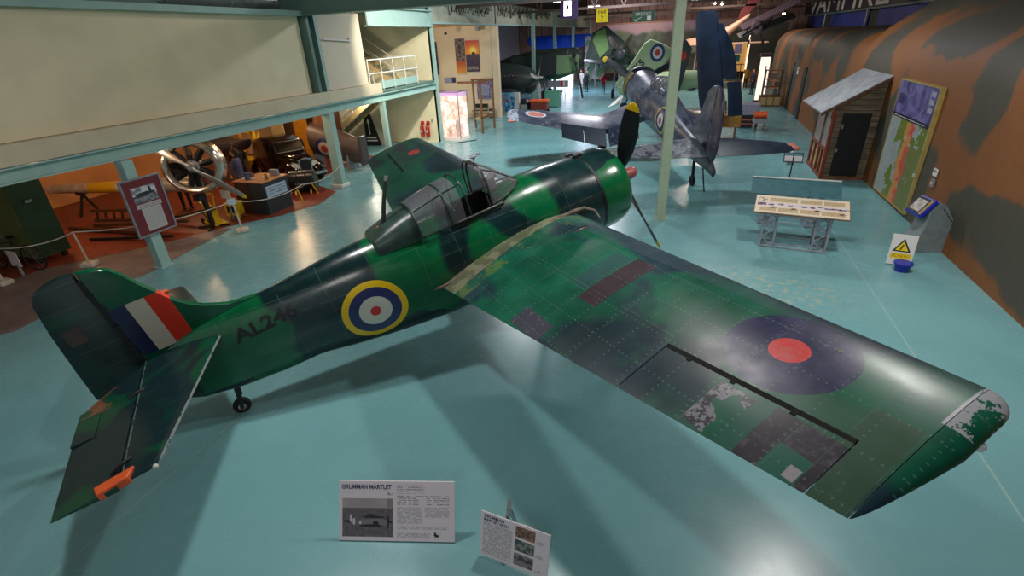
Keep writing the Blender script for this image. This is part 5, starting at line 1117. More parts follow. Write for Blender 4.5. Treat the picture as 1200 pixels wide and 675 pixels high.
for i,(a,b_,w,lb) in enumerate((((-16.8,8.8,.08),(-13.4,9.0,.10),.10,'long brown beam on the red floor nearest the rope'),((-16.2,9.1,.10),(-13.0,9.6,.3),.09,'long brown beam rising behind the nearest beam'),((-15.2,8.3,.05),(-12.8,8.9,.12),.07,'thin black rail on the red floor behind the rope'),((-14.6,9.9,.06),(-12.6,10.2,.5),.10,'short brown plank leaning near the engine'))):
    tag(MB().bar(a,b_,w,w).build('floor_beam',paint('dark_brown_timber',S(1,1,1)) if i!=2 else M_blk,None,smooth=0,bevel=.01),lb,'beam')
# radial engine with propeller
t=thing('radial_engine','radial aero engine with a bare metal cowl ring and silver two-bladed propeller','aero engine',(-12.35,9.75,0),0)
EM=frameM((0,0,1.80),(.80,.60,0),(-.05,.07,1))   # local z points toward the hall
def eb(mb,nm,mat,par=None,**k):
    o=mb.build(nm,mat,par or t,**k)
    if par is None: o.matrix_local=EM
    return o
rg=MB(); rg.loft([[Vector((r*math.cos(2*PI*k/44),r*math.sin(2*PI*k/44),z)) for k in range(44)] for r,z in((.53,.06),(.56,.16),(.63,.2),(.70,.14),(.74,-.05),(.75,-.35),(.70,-.36),(.68,-.1),(.60,0),(.53,.06))],False); eb(rg,'cowl_ring',paint('polished_cowl_metal',S(196,184,172),.25,.85),smooth=50)
ecr=eb(MB().cyl((0,0,-.3),(0,0,.02),.2,.16,24).cyl((0,0,.02),(0,0,.12),.12,.08,20),'crankcase',M_grey)
for k in range(9):
    a=2*PI*k/9+.2; d=Vector((math.cos(a),math.sin(a),0)); cy=MB()
    cy.cyl(d*.18,d*.30,.07,n=14)
    for j in range(8): q=d*(.26+j*.03); cy.cyl(q,q+d*.015,.088,n=14)
    cy.cyl(d*.50,d*.55,.07,n=12); cy.tube([d*.2+Vector((0,0,.08)),d*.52+Vector((0,0,.1))],.012,6)
    eb(cy,'cylinder',paint('black_engine_metal',S(34,32,32),.4,.4),ecr,smooth=30)
pr_=eb(MB().cyl((0,0,.1),(0,0,.3),.06,n=16).cyl((-.10,.08,.22),(.10,-.08,.22),.075,n=16),'propeller',M_steel)
pm_=NT('silver_yellow_tip_blade',.3,.7); rr=(pm_.X*pm_.X+pm_.Y*pm_.Y).sq(); pm_.color(pm_.mix(rr.gt(1.36),S(176,168,160),S(226,180,20))); pm_.metal(rr.lt(1.36)*.7)
for sg in(1,-1):
    ang=R(-40 if sg>0 else 140); d=Vector((math.cos(ang),math.sin(ang),0)); u_=Vector((-d.y,d.x,0)); rings=[]
    for r,w,th,tw in((.05,.05,.05,50),(.2,.05,.045,45),(.45,.095,.03,36),(.8,.10,.02,26),(1.15,.085,.012,20),(1.40,.06,.008,18),(1.46,.02,.003,18)):
        c_,s_=math.cos(R(tw)),math.sin(R(tw)); a1=u_*c_+Vector((0,0,1))*s_; a2=Vector((0,0,1))*c_-u_*s_
        rings.append([Vector((0,0,.22))+d*r+a1*(w*math.cos(2*PI*k/12))+a2*(th*math.sin(2*PI*k/12)) for k in range(12)])
    eb(MB().loft(rings),'blade',pm_.m,pr_,lab if False else pr_) if False else eb(MB().loft(rings),'blade',pm_.m,pr_)
MB().bar((-.25,.2,1.7),(-.28,.25,.03),.10,.10).bar((-.6,.05,.03),(.1,.5,.03),.1,.05).bar((-.5,.6,.03),(-.05,-.1,.03),.08,.05).build('engine_stand',M_blk,t,smooth=0)
MB().box(-.25,-.05,-.1,.1,.86,1.02).build('sump_box',M_blk,t,smooth=0)
t.children
# yellow machines
t=thing('hydraulic_jack','yellow hand trolley with a looped handle on the red floor','yellow trolley',(-12.95,10.3,0),R(-20))
MB().lathe([(.17,.06),(.19,.12),(.19,.42),(.12,.5),(.06,.52)],20).build('yellow_tank',M_yel,t)
MB().box(-.25,.55,-.2,.2,.03,.08).build('base_frame',M_yel,t,smooth=0,bevel=.01)
MB().tube([(.05,-.14,.45),(.1,-.16,.75),(.2,-.1,.88),(.2,.1,.88),(.1,.16,.75),(.05,.14,.45)],.022).build('loop_handle',M_yel,t)
MB().bar((-.1,0,.40),(-.95,.05,.55),.07,.06).bar((-.1,.1,.45),(-.75,.12,.75),.04,.04).build('tow_arm',M_yel,t,smooth=0)
MB().tube([(.1,-.2,.4),(.3,-.3,.5),(.4,-.25,.15)],.015).build('hose',M_blk,t)
for x in(-.2,.5): wheel((x,-.2,.08),.08,.05).build('castor',M_rub,t)
t=thing('pump_unit','small yellow pump box with a white card on top','yellow machine',(-12.62,10.85,0),R(15))
MB().box(-.2,.2,-.16,.16,.1,.5).build('yellow_case',M_yel,t,smooth=0,bevel=.02); MB().box(-.12,.12,-.18,-.16,.2,.4).build('front_plate',M_blk,t,smooth=0)
for x in(-.15,.15): MB().bar((x,-.1,.1),(x,-.12,0),.05,.05).build('leg',M_yel,t,smooth=0)
MB().tube([(-.1,0,.5),(-.1,0,.6),(.1,0,.6),(.1,0,.5)],.015).build('handle',M_yel,t)
tag(MB().box(-12.72,-12.36,10.62,10.63,.66,.9).build('description_card',M_paper,None,smooth=0),'white description card standing over the small yellow pump','card')
MB().box(-12.56,-12.52,10.63,10.66,0,.7).build('card_post',M_grey,bpy.data.objects['description_card'],smooth=0)
t=thing('tool_box','low yellow box beside the desk on the red floor','yellow box',(-13.0,11.1,0)); MB().box(-.14,.14,-.1,.1,0,.2).build('box',M_yel,t,smooth=0,bevel=.02); MB().box(-.05,.05,-.02,.02,.2,.23).build('handle',M_blk,t,smooth=0)
# desk
t=thing('display_desk','dark desk with a wooden top and a pale blue sign on its side','desk',(-12.25,11.75,0))
MB().box(-.55,.53,-.5,.52,.0,.97).build('desk_body',paint('charcoal_board',S(40,46,50),.5),t,smooth=0,bevel=.01)
MB().box(-.56,-.02,-.52,-.5,.02,.95).build('brown_front',paint('dark_brown_front',S(58,38,30),.5),t,smooth=0)
MB().box(-.58,.56,-.54,.55,.97,1.0).build('wooden_top',paint('pale_orange_wood',S(190,130,84),.5),t,smooth=0)
Md=frameM((.535,-.42,.5),(0,1,0),(0,0,1)); n=NT('desk_sign_print',.5); c=n.mix(n.noise(2,2)*.2,S(176,192,206),S(160,178,196)); c=block(n,c,.05,.78,.04,.3,.08,col=S(70,84,110),word=18.); n.color(c); ppart('side_sign',.83,.34,.006,n.m,t,Md)
its=[(-.40,-.2,.18,.14,.02,S(200,194,186),'flat_pamphlet','white pamphlet near the left edge of the desk top'),(-.1,-.22,.2,.12,.03,S(170,160,150),'flat_pamphlet','greyish pamphlet at the middle of the desk top'),(-.18,-.30,.12,.1,.22,S(70,80,104),'small_box','small blue-grey box standing on the desk top'),(-.40,.05,.16,.1,.14,S(96,84,80),'small_box','small brown box at the left of the desk top'),(.12,.05,.22,.16,.02,S(210,204,190),'flat_pamphlet','cream pamphlet in the middle right of the desk'),(.25,.35,.3,.1,.18,S(140,140,144),'small_box','long grey box at the back of the desk')]
for i,(x,y,w,d,h,cl,nm,lb) in enumerate(its): tag(MB().box(-12.25+x-w/2,-12.25+x+w/2,11.75+y-d/2,11.75+y+d/2,1.0,1.0+h).build(nm,paint('desk_item_%d'%i,cl,.6),None,smooth=0,bevel=.004),lb,'box' if 'box' in nm else 'pamphlet')
t=thing('brass_shell','small brass cone standing on the right end of the desk','shell case',(-11.85,11.6,1.0)); MB().lathe([(.05,0),(.05,.1),(.04,.16),(.01,.24)],16).build('cone',paint('brass_metal',S(180,130,60),.3,.8),t)
t=person('person','figure in a blue-grey jumper standing behind the desk facing the engine',-13.35,12.05,R(-70),1.78,paint('blue_grey_jumper',S(80,84,120),.8),M_blk,hb_,arms=((.35,.0),(.1,0)))
person('person','dark clothed figure with a cap working behind the cowl ring',-14.5,13.2,R(-120),1.75,M_blk,M_blk,hb_,arms=((.3,0),(.2,0)))
person('person','dark clothed figure bending behind the engine on its left',-15.1,11.3,R(60),1.7,paint('near_black_jacket',S(26,24,24),.8),M_blk,hb_,arms=((.3,0),(.2,0)))
# drum
t=thing('oil_drum','black oil drum lying on its side in front of the vintage car','drum',(-12.45,13.75,.37),R(28))
dm=paint('black_drum_paint',S(26,28,30),.3)
MB().lathe([(.30,-.42),(.34,-.42),(.36,-.40),(.36,-.16),(.375,-.14),(.36,-.12),(.36,.12),(.375,.14),(.36,.16),(.36,.40),(.34,.42),(.30,.42)],32,Matrix.Rotation(R(90),4,'Y')).build('drum',dm,t)
n=NT('drum_chalk',.6); Mq=frameM((-.2,-.368,-.04),(1,0,0),(0,0,1)); text('OIL','chalk_mark',.12,paint('chalk_white',S(190,190,190),.8),t,Mq,.0005,sx=1.1)
for x in(-.25,.25): MB().bar((x,-.30,-.25),(x+.02,-.42,-.365),.05,.04).bar((x,.30,-.25),(x,.38,-.365),.05,.04).build('chock',M_yel,t,smooth=0)
t=thing('barrier_legs','pair of thin yellow slanting legs under the rope by the drum','barrier legs',(-11.6,13.1,0)); MB().bar((-.05,-.45,0),(-.15,-.5,.42),.035,.035).build('leg',M_yel,t,smooth=0); MB().bar((-.2,.5,0),(-.35,.42,.42),.035,.035).build('leg',M_yel,t,smooth=0); MB().bar((-.15,-.5,.42),(-.35,.42,.42),.03,.03).build('rail',M_blk,t,smooth=0)
t=thing('yellow_cup','small bright yellow-green container on the floor by the column foot','container',(-11.9,14.75,0)); MB().lathe([(.07,0),(.09,.2),(.08,.2),(.06,.02)],18).build('cup',paint('lime_plastic',S(196,210,40),.4),t); MB().lathe([(.085,.2),(.09,.22),(.01,.22)],18).build('white_lid',M_white,t)
# vintage car
t=thing('vintage_car','black vintage saloon car with round headlamps','car',(-14.4,15.3,0),R(-25))
ck=paint('glossy_black_car_paint',S(24,18,16),.12,var=.1)
def csec(x,pts): return [Vector((x,y,z)) for y,z in pts]
def cbody(x,w,z0,z1,rd_=.1,n=6):
    pts=[]
    for cx_,cz_,a0 in((w-rd_,z1-rd_,0),(-w+rd_,z1-rd_,90),(-w+rd_*.4,z0+rd_*.4,180),(w-rd_*.4,z0+rd_*.4,270)):
        q=rd_ if a0<180 else rd_*.4
        for k in range(n): a=R(a0+90*k/(n-1)); pts.append((cx_+q*math.cos(a),cz_+q*math.sin(a)))
    return csec(x,pts)
mb=MB(); mb.loft([cbody(*a) for a in((-1.75,.45,.45,.8,.15),(-1.65,.6,.32,1.15,.2),(-1.3,.66,.3,1.45,.22),(-.7,.68,.3,1.56,.2),(-.1,.68,.3,1.55,.2),(.28,.66,.3,1.46,.18),(.46,.62,.3,1.08,.14),(.9,.46,.34,1.04,.14),(1.45,.34,.36,.98,.12),(1.52,.30,.4,.92,.1))]); bd=mb.build('body',ck,t,smooth=40)
for s in(-1,1):
    f_=MB(); f_.loft([[Vector((x,s*(.50+.2*math.cos(a)),z+.10*math.sin(a))) for a in[2*PI*k/12 for k in range(12)]] for x,z in((-.5,.32),(.3,.32),(.62,.5),(.95,.68),(1.25,.72),(1.55,.6),(1.72,.36))]); f_.build('front_wing',ck,t,smooth=60)
    f_=MB(); f_.loft([[Vector((x,s*(.56+.16*math.cos(a)),z+.09*math.sin(a))) for a in[2*PI*k/12 for k in range(12)]] for x,z in((-.5,.32),(-.75,.55),(-1.1,.72),(-1.5,.62),(-1.8,.34))]); f_.build('rear_wing',ck,t,smooth=60)
    h=MB().sphere((1.42,s*.36,.70),.13,18,12,(1,1,1)).build('headlamp',M_steel,t); MB().cyl((1.5,s*.36,.70),(1.555,s*.36,.70),.115,n=22).build('lens',paint('lamp_lens',S(226,220,200),.15),h)
    for x in(1.25,-1.15):
        w_=wheel((x,s*.58,.31),.31,.14).build('wheel',M_rub,t); MB().cyl((x,s*.66,.31),(x,s*.665,.31),.16,n=20).build('hub_cap',M_steel,w_)
    w_=MB().box(-.65,-.12,s*.682,s*.69,1.08,1.42).build('side_window',paint('dark_window_glass',S(30,30,30),.08),t,smooth=0,bevel=.02)
    MB().box(-1.2,-.75,s*.672,s*.68,1.1,1.38).build('side_window',paint('dark_window_glass',S(1,1,1)),t,smooth=0)
wsn=MB().add([(.49,-.52,1.09),(.49,.52,1.09),(.33,.5,1.42),(.33,-.5,1.42),(.46,-.52,1.07),(.46,.52,1.07),(.30,.5,1.40),(.30,-.5,1.40)],[(0,1,2,3),(4,7,6,5),(0,4,5,1),(1,5,6,2),(2,6,7,3),(3,7,4,0)]).build('windscreen',paint('dark_window_glass',S(1,1,1)),t,smooth=0)
MB().tube([(.50,-.53,1.08),(.50,.53,1.08),(.34,.51,1.43),(.34,-.51,1.43)],.018,8,True).build('windscreen_frame',paint('chrome',S(210,205,200),.15,.9),wsn)
g_=MB().prism([(-.22,.42),(.22,.42),(.26,.9),(.0,.97),(-.26,.9)],1.52,1.56,lambda u,v,h:Vector((h,u,v))).build('radiator_grille',paint('chrome',S(1,1,1)),t,smooth=0)
MB().prism([(-.18,.45),(.18,.45),(.21,.87),(0,.92),(-.21,.87)],1.561,1.57,lambda u,v,h:Vector((h,u,v))).build('grille_mesh',M_blk,g_,smooth=0)
MB().bar((1.78,-.65,.4),(1.78,.65,.4),.04,.1).build('bumper',paint('chrome',S(1,1,1)),t,smooth=0,bevel=.01)
# roundel fuselage piece
t=thing('fuselage_section','brownish grey aircraft tail piece with a blue and red roundel behind the car','aircraft part',(-13.2,17.05,0),0)
n=NT('brown_grey_fuselage_paint',.45); c=n.mix(n.noise(2,4).step(.3,.7),S(70,58,54),S(92,78,72)); du=n.X+.5; dv=n.Z-.85; r=(du*du+dv*dv).sq()
for R0,cc_ in((.42,S(40,44,96)),(.28,S(190,180,170)),(.15,S(180,60,50))): c=n.mix(r.lt(R0)*n.Y.lt(0),c,cc_)
n.color(c); mb=MB(); mb.loft([[Vector((x,w*math.cos(2*PI*k/28),z+h*math.sin(2*PI*k/28))) for k in range(28)] for x,z,h,w in((-1.2,1.2,.62,.4),(-.6,1.05,.62,.4),(0,.95,.6,.38),(.6,.8,.54,.3),(1.0,.72,.5,.2))]); mb.build('shell',n.m,t)
MB().box(1.0,1.12,-.22,.22,.2,1.3).build('end_frame',paint('dark_end_frame',S(74,66,64),.5),t,smooth=0)
for x in(-1.2,.4): MB().box(x,x+.1,-.3,.3,0,.6).build('cradle',M_grey,t,smooth=0)
plate([(-1.1,1.72),(-.5,1.62),(-.55,2.2),(-.95,2.3)],.04,0).build('fin',paint('brown_wood',S(1,1,1)),t)
# yellow vehicle / crane behind
t=thing('yellow_crane','yellow tubular machine with a boom standing behind the engine','yellow machine',(-17.0,16.2,0))
MB().box(-.7,.6,-.4,.4,.15,.5).build('chassis',M_yel,t,smooth=0,bevel=.03)
b=MB().bar((.3,0,.4),(.35,0,1.6),.12,.12).bar((.35,0,1.5),(-1.1,0,1.95),.12,.12).bar((-.4,0,.4),(-.3,0,1.7),.1,.1).bar((.35,-.2,.5),(.35,.3,1.5),.07,.07); b.build('boom_frame',M_yel,t,smooth=0)
for x in(-.5,.45):
    for y in(-.4,.4): wheel((x,y,.2),.2,.12).build('wheel',M_rub,t)
t=thing('upturned_boat_hull','dark curved hull shape behind the figures at the back of the display','hull',(-16.0,14.2,.0),R(-15))
mb=MB(); mb.loft([[Vector((x,w*math.cos(PI*k/14),.9-h*math.sin(PI*k/14)+z)) for k in range(15)] for x,w,h,z in((-1.3,.1,.1,.8),(-.7,.5,.45,.7),(.2,.6,.5,.65),(1.2,.35,.3,.75),(1.6,.05,.05,.85))],True,True); mb.build('hull',paint('dark_grey_hull',S(60,60,64),.4),t); MB().box(-.6,-.5,-.3,.3,0,1.2).build('trestle',M_wood,t,smooth=0); MB().box(.6,.7,-.3,.3,0,1.2).build('trestle',M_wood,t,smooth=0)
for i,(x,y,lb) in enumerate(((-14.9,16.3,'twin spotlight glowing above the vintage car'),(-15.4,14.6,'dark unlit spotlight under the balcony above the figures'))):
    t=thing('track_spotlight',lb,'lamp',(x,y,2.55)); MB().cyl((0,0,.45),(0,0,.1),.012,n=8).build('stem',M_blk,t); MB().cyl((-.1,0,.1),(.06,-.06,-.02),.06,.07,14).build('lamp_can',M_blk,t)
    if i==0: MB().sphere((.07,-.07,-.04),.06,12,8).build('bulb',paint('warm_bulb',S(1,1,1)),t)
for i,(x0,x1,cl,lb) in enumerate(((-17.9,-17.2,S(226,206,150),'pale cream board on the back wall behind the engine'),(-16.6,-15.9,S(214,150,30),'bright amber board on the back wall behind the car'),)):
    tag(MB().box(x0,x1,18.5,18.56,0,2.7).build('display_board',paint('board_colour_%d'%i,cl,.7),None,smooth=0),lb,'board')
struct('wall_back.003',MB().box(-18,-14.6,19.2,19.3,0,3.0),paint('brown_back_wall',S(112,84,62),.8,var=.15),smooth=0)
# ================================================================ STAIRS AND LANDING
sc_=paint('tan_stringer',S(196,166,116),.5)
t=thing('staircase','steel staircase with tan stringers and open treads rising to the landing','staircase',(0,0,0))
for y in(20.45,21.45): MB().bar((-17.1,y,.05),(-13.2,y,2.62),.06,.24).build('stringer',sc_,t,smooth=0)
b=MB()
for k in range(13): x=-16.9+k*.285; z=.22+k*.19; tag(MB().box(x-.14,x+.14,20.5,21.42,z,z+.035).build('tread',M_mintd,t,smooth=0))
for y in(20.45,):
    MB().tube([(-17.0,y,.98),(-13.3,y,3.45)],.022).build('handrail',M_white,t); MB().tube([(-17.0,y,.55),(-13.3,y,3.0)],.014).build('mid_rail',M_white,t)
    for k in range(6): x=-16.9+k*.7; MB().tube([(x,y,.12+(x+16.9)*.66),(x,y,1.03+(x+16.9)*.66)],.014).build('baluster',M_white,t)
for y in(21.6,22.4): MB().bar((-13.1,y,2.85),(-16.6,y,5.2),.05,.22).build('stringer',sc_,t,smooth=0)
for k in range(11): x=-13.2-k*.3; z=3.0+k*.2; MB().box(x-.13,x+.13,21.62,22.38,z,z+.035).build('tread',M_mintd,t,smooth=0)
MB().tube([(-13.0,21.6,3.95),(-16.6,21.6,6.2)],.02).build('handrail',M_white,t)
MB().tube([(-13.0,21.6,3.5),(-16.6,21.6,5.75)],.014).build('mid_rail',M_white,t)
struct('floor.003',MB().box(-13.2,-11.62,17.6,22.78,2.80,2.88),M_mintd,smooth=0)
t=thing('landing_railing','white tube railing with mint kick plates along the landing edge','railing',(-11.64,0,2.88))
for z in(1.1,.62): MB().tube([(0,17.5,z),(0,21.3,z)],.024).build('rail',M_white,t)
for y in(17.5,18.4,19.3,20.2,21.25): MB().cyl((0,y,0),(0,y,1.1),.022,n=8).build('post',M_white,t)
MB().box(-.015,.015,18.3,21.2,.05,.32).build('kick_plate',M_mint,t,smooth=0)
for z in(1.1,.62): MB().tube([(0,21.3,z),(-1.4,21.3,z)],.024).build('rail',M_white,t)
t=thing('wall_bar','small white horizontal bar fixed on the cream balcony panel','bar',(-11.58,15.1,4.72)); MB().bar((.03,0,0),(.03,1.5,-.08),.03,.05).build('bar',M_white,t,smooth=0)
for y in(.05,1.4): MB().cyl((-.02,y,-.02),(.03,y,-.02),.02,n=8).build('bracket',M_steel,t)
# arrow sign
t=thing('arrow_sign_board','black easel board with a white upward arrow beside the slender column','sign',(-14.75,21.7,0),R(8))
MB().prism([(-.42,0.0),(.38,0.0),(.02,1.5),(-.32,1.5)],-.02,.02,FR2).build('panel',M_blk,t,smooth=0)
b=MB().prism([(-.16,.55),(-.10,.55),(-.10,1.1),(-.04,1.1),(-.14,1.3),(-.22,1.1),(-.16,1.1)],-.03,-.022,FR2).build('white_arrow',M_white,t,smooth=0)
MB().box(-.33,.18,-.028,-.022,.36,.42).build('white_text_band',M_white,t,smooth=0); MB().box(-.33,.22,-.028,-.022,.22,.28).build('white_text_band',M_white,t,smooth=0)
MB().prism([(-.2,1.5),(.02,1.5),(.75,0.),(.42,0.)],.05,.09,FR2).build('grey_side_board',paint('greige_board',S(176,166,152),.6),t,smooth=0)
MB().bar((-.42,.0,.1),(-.5,.02,0),.03,.03).build('leg',M_blk,t,smooth=0)
for i,(x,lb) in enumerate(((-12.50,'red fire extinguisher, left one of the pair on the cream wall'),(-12.2,'red fire extinguisher, right one of the pair on the cream wall'))):
    t=thing('fire_extinguisher',lb,'fire extinguisher',(x,22.66,.3),0,'pair of fire extinguishers on the wall'); MB().lathe([(.085,0),(.105,.03),(.105,.44),(.07,.52),(.025,.54),(.025,.58)],20).build('cylinder',M_red,t); MB().box(-.03,.03,-.05,.03,.56,.62).build('valve_handle',M_blk,t,smooth=0); MB().tube([(.03,-.04,.58),(.1,-.07,.45),(.08,-.08,.15)],.012).build('hose',M_blk,t); MB().box(-.045,.045,-.112,-.10,.22,.32).build('label_plate',M_white,t,smooth=0); MB().box(-.09,.09,.09,.12,.55,.72).build('red_wall_plate',M_red,t,smooth=0)
t=thing('wall_socket','small grey box on the cream wall right of the extinguishers','socket',(-11.95,22.76,1.0)); MB().box(-.05,.05,-.03,.02,0,.1).build('box',M_grey,t,smooth=0); MB().box(-.015,.015,-.04,-.03,.03,.06).build('switch',M_white,t,smooth=0)
# ================================================================ ALCOVE WITH SHOWCASE
t=thing('lit_showcase','tall glass showcase glowing bright pinkish white inside','showcase',(-11.35,23.75,0),R(-6))
gl=NT('glowing_showcase_lining',.6); k=gl.noise(3.2,4,.7)
c=gl.mix(k.step(.4,.6),S(255,240,225),S(220,160,140)); c=gl.mix(gl.Z.gt(2.05),c,S(180,140,190)); gl.color(c); gl.t.links.new(c,gl.p.inputs['Emission Color']); gl.p.inputs['Emission Strength'].default_value=.75
MB().box(-.48,.66,.42,.46,.15,2.25).box(-.52,-.48,-.4,.46,.15,2.25).build('glowing_back',gl.m,t,smooth=0)
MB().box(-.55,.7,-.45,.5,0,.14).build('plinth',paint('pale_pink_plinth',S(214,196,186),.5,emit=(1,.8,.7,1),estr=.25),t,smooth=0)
b=MB()
for x in(-.54,.67):
    for y in(-.44,.47): b.box(x,x+.03,y,y+.03,.14,2.3)
for z in(2.27,): b.box(-.54,.7,-.44,-.41,z,z+.04).box(-.54,.7,.47,.5,z,z+.04).box(.67,.7,-.44,.5,z,z+.04).box(-.54,-.51,-.44,.5,z,z+.04)
b.build('case_frame',paint('taupe_frame',S(120,104,96),.4),t,smooth=0); gg=glass('clear_showcase_glass',(.9,.9,.9,1),.12,.04)
MB().box(-.5,.68,-.43,-.425,.15,2.26).build('front_pane',gg,t,smooth=0); MB().box(.68,.685,-.42,.48,.15,2.26).build('side_pane',gg,t,smooth=0)
for i,(x,z,s,cl,lb) in enumerate(((-.2,.15,.5,S(220,190,170),'pale model shape standing low inside the glowing showcase'),(.25,.15,.9,S(200,160,150),'taller pinkish model shape inside the glowing showcase'))):
    q=thing('showcase_exhibit',lb,'exhibit',(-11.35+x,23.85,z)); MB().lathe([(.12,0),(.1,.1),(.05,.2*s),(.14,.5*s),(.08,.8*s),(.02,s)],16).build('figure',paint('exhibit_colour_%d'%i,cl,.5),q)
t=thing('timber_canopy_frame','brown timber framework open sided standing behind the glowing showcase','timber frame',(-11.0,25.0,0))
b=MB()
for x,y in((.55,.4),(.55,2.2),(-.6,2.2)): b.box(x,x+.09,y,y+.09,0,2.52)
b.box(-.65,.68,.35,.45,2.5,2.6).box(.55,.66,.4,2.3,2.5,2.6).box(-.65,.66,2.2,2.3,2.5,2.6).box(.55,.62,.4,2.3,.75,.85); b.build('frame',M_wood,t,smooth=0)
MB().box(.1,.6,.5,2.2,.7,.74).build('shelf',M_woodl,t,smooth=0)
t=thing('floor_glass_screen','low glass sheet standing on the floor in front of the showcase','glass screen',(-10.5,23.0,0),R(50)); MB().box(-.45,.75,0,.012,.02,.9).build('pane',glass('faint_floor_glass',(.8,.9,.9,1),.08,.03),t,smooth=0); MB().box(-.45,.75,-.02,.03,0,.03).build('base_rail',M_blk,t,smooth=0)
# posters on the alcove wall
def poster(nm,lb,x0,x1,z0,z1,mat,y=31.40,cat='poster',trim=True):
    t=thing(nm,lb,cat,(x0,y,z0)); M_=frameM((0,0,0),(1,0,0),(0,0,1)); ppart('print',x1-x0,z1-z0,.02,mat,t,M_)
    if trim: MB().box(0,x1-x0,-.03,0,-.03,0).box(0,x1-x0,-.03,0,z1-z0,z1-z0+.03).build('edge_strip',M_white,t,smooth=0)
    return t
n=NT('sunset_print',.5); c=n.mix(n.Y.step(1.1,1.9),S(236,140,40),S(196,44,36)); dx=n.X-.5; dy=n.Y-1.2; c=n.mix((dx*dx+dy*dy).sq().step(.34,.05),c,S(255,230,90)); c=n.mix(n.Y.lt(1.0),c,n.mix(n.noise(6,3).step(.4,.6),S(40,34,66),S(66,50,70))); c=n.mix(ell(n,.52,1.05,.12,.08),c,S(30,24,30)); c=block(n,c,.1,.8,.1,.3,.07,col=S(200,190,170),word=20.)
n.color(c); poster('sunset_banner','tall banner with an orange sun setting over dark sea',-13.65,-12.75,2.72,4.5,n.m)
n=NT('dark_banner_print',.5); c=n.mix(n.Y.lt(.75),n.mix(n.noise(5,4).step(.4,.6),S(60,44,50),S(130,110,104)),n.mix(n.Y.step(0,.7),S(220,150,60),S(180,80,50))); n.color(c); poster('dark_banner','dark brown and orange banner partly behind the sunset banner',-14.35,-13.7,2.62,4.62,n.m)
n=NT('plum_banner_print',.5); n.color(n.mix(n.noise(3,3).step(.4,.6),S(50,34,60),S(90,60,90))); poster('plum_banner','narrow dark plum banner at the left edge of the poster wall',-16.05,-15.6,2.6,4.5,n.m)
n=NT('portrait_poster_print',.5); c=n.mix(n.noise(9,4).step(.4,.6),S(70,66,120),S(160,150,180)); c=n.mix(ell(n,.5,1.0,.12,.12),c,S(200,70,60)); c=n.mix(n.rect(n.X,n.Y,.2,.8,.25,.8),c,S(150,160,190)); c=block(n,c,.25,.75,.3,.75,.06,word=20.); n.color(c); poster('violet_poster','square violet poster with many small pictures above the chairs',-13.05,-12.05,1.1,2.3,n.m)
n=NT('small_blue_notice_print',.5); n.color(n.mix(n.X.gt(.55),S(150,150,170),S(50,54,100))); poster('small_blue_notice','small blue and grey notice above the glowing showcase',-15.3,-14.5,2.1,2.42,n.m,trim=False)
for i,x in enumerate((-13.05,-12.5)):
    t=thing('chair','grey stacking chair, %s of the two under the violet poster'%('left' if i==0 else 'right'),'chair',(x,31.0,0),0,'grey chairs under the violet poster')
    MB().box(-.22,.22,-.2,.2,.43,.47).build('seat',M_blk,t,smooth=0,bevel=.01); MB().box(-.22,.22,.18,.21,.62,.84).build('backrest',M_blk,t,smooth=0,bevel=.01)
    for a in(-.2,.2): 
        MB().cyl((a,-.17,0),(a,-.17,.44),.013,n=8).build('leg',M_steel,t); MB().cyl((a,.19,0),(a,.19,.84),.013,n=8).build('leg',M_steel,t)
t=thing('waste_bin','brown waste bin at the foot of the cream pillar','bin',(-12.0,31.1,0)); MB().lathe([(.15,0),(.19,.5),(.19,.55),(.16,.55)],20).build('bin',paint('brown_bin',S(76,50,46),.5),t); MB().box(-.1,.1,-.2,-.19,.25,.42).build('label_plate',M_white,t,smooth=0)
t=thing('hanging_lamp','small black lamp hanging on a wire in the alcove','lamp',(-14.0,29.5,4.9)); MB().cyl((0,0,.1),(0,0,.55),.008,n=6).build('wire',M_blk,t); MB().lathe([(.02,.12),(.05,.08),(.10,-.05),(.08,-.05)],14).build('shade',M_blk,t)
t=thing('security_lamp','grey floodlight under the orange timber edge','lamp',(-12.6,31.0,5.1)); MB().box(-.12,.12,-.1,.1,-.1,.1).build('housing',M_grey,t,smooth=0,bevel=.02); MB().cyl((0,0,.1),(0,0,.2),.03,n=8).build('bracket',M_grey,t)
# netting on the header board
t=tag(MB().box(0,0,0,0,0,0).build('x',None),None); bpy.data.objects.remove(t)
b=MB(); random.seed(3)
y=24.5
while y<44:
    if not(30.6<y<31.8):
        L=.25+.5*random.random(); pts=[(-11.57,y+random.uniform(-.1,.1)*k,6.42-L*k/3) for k in range(4)]; b.tube(pts,.02,4)
        b.tube([(-11.57,y,6.42-L),(-11.57,y+.25,6.3-L*.9),(-11.57,y+.5,6.42-L*.6)],.016,4)
    y+=.22
tag(b.build('camouflage_netting',paint('netting_brown',S(60,50,40),.9)),'ragged brown netting hanging along the top of the header board','netting',kind='stuff')
# duct
t=thing('ventilation_duct','silver round ventilation duct at the top left under the roof','duct',(-12.0,6.5,5.75)); MB().cyl((0,3.4,0),(0,7.2,0),.25,n=32).build('duct',paint('galvanised_metal',S(160,160,158),.3,.8),t)
for y in(3.5,5.4,7.1): MB().cyl((0,y,0),(0,y+.06,0),.27,n=32).build('joint_ring',M_steel,t)
t=thing('ceiling_bracket','dark brown box bracket at the top left edge','bracket',(-11.9,7.6,5.5)); MB().box(-.2,.2,-.6,.6,-.08,.3).build('box',paint('dark_brown_box',S(70,62,56),.6),t,smooth=0); MB().box(-.22,-.2,-.62,.62,-.1,.3).build('flange',M_grey,t,smooth=0)
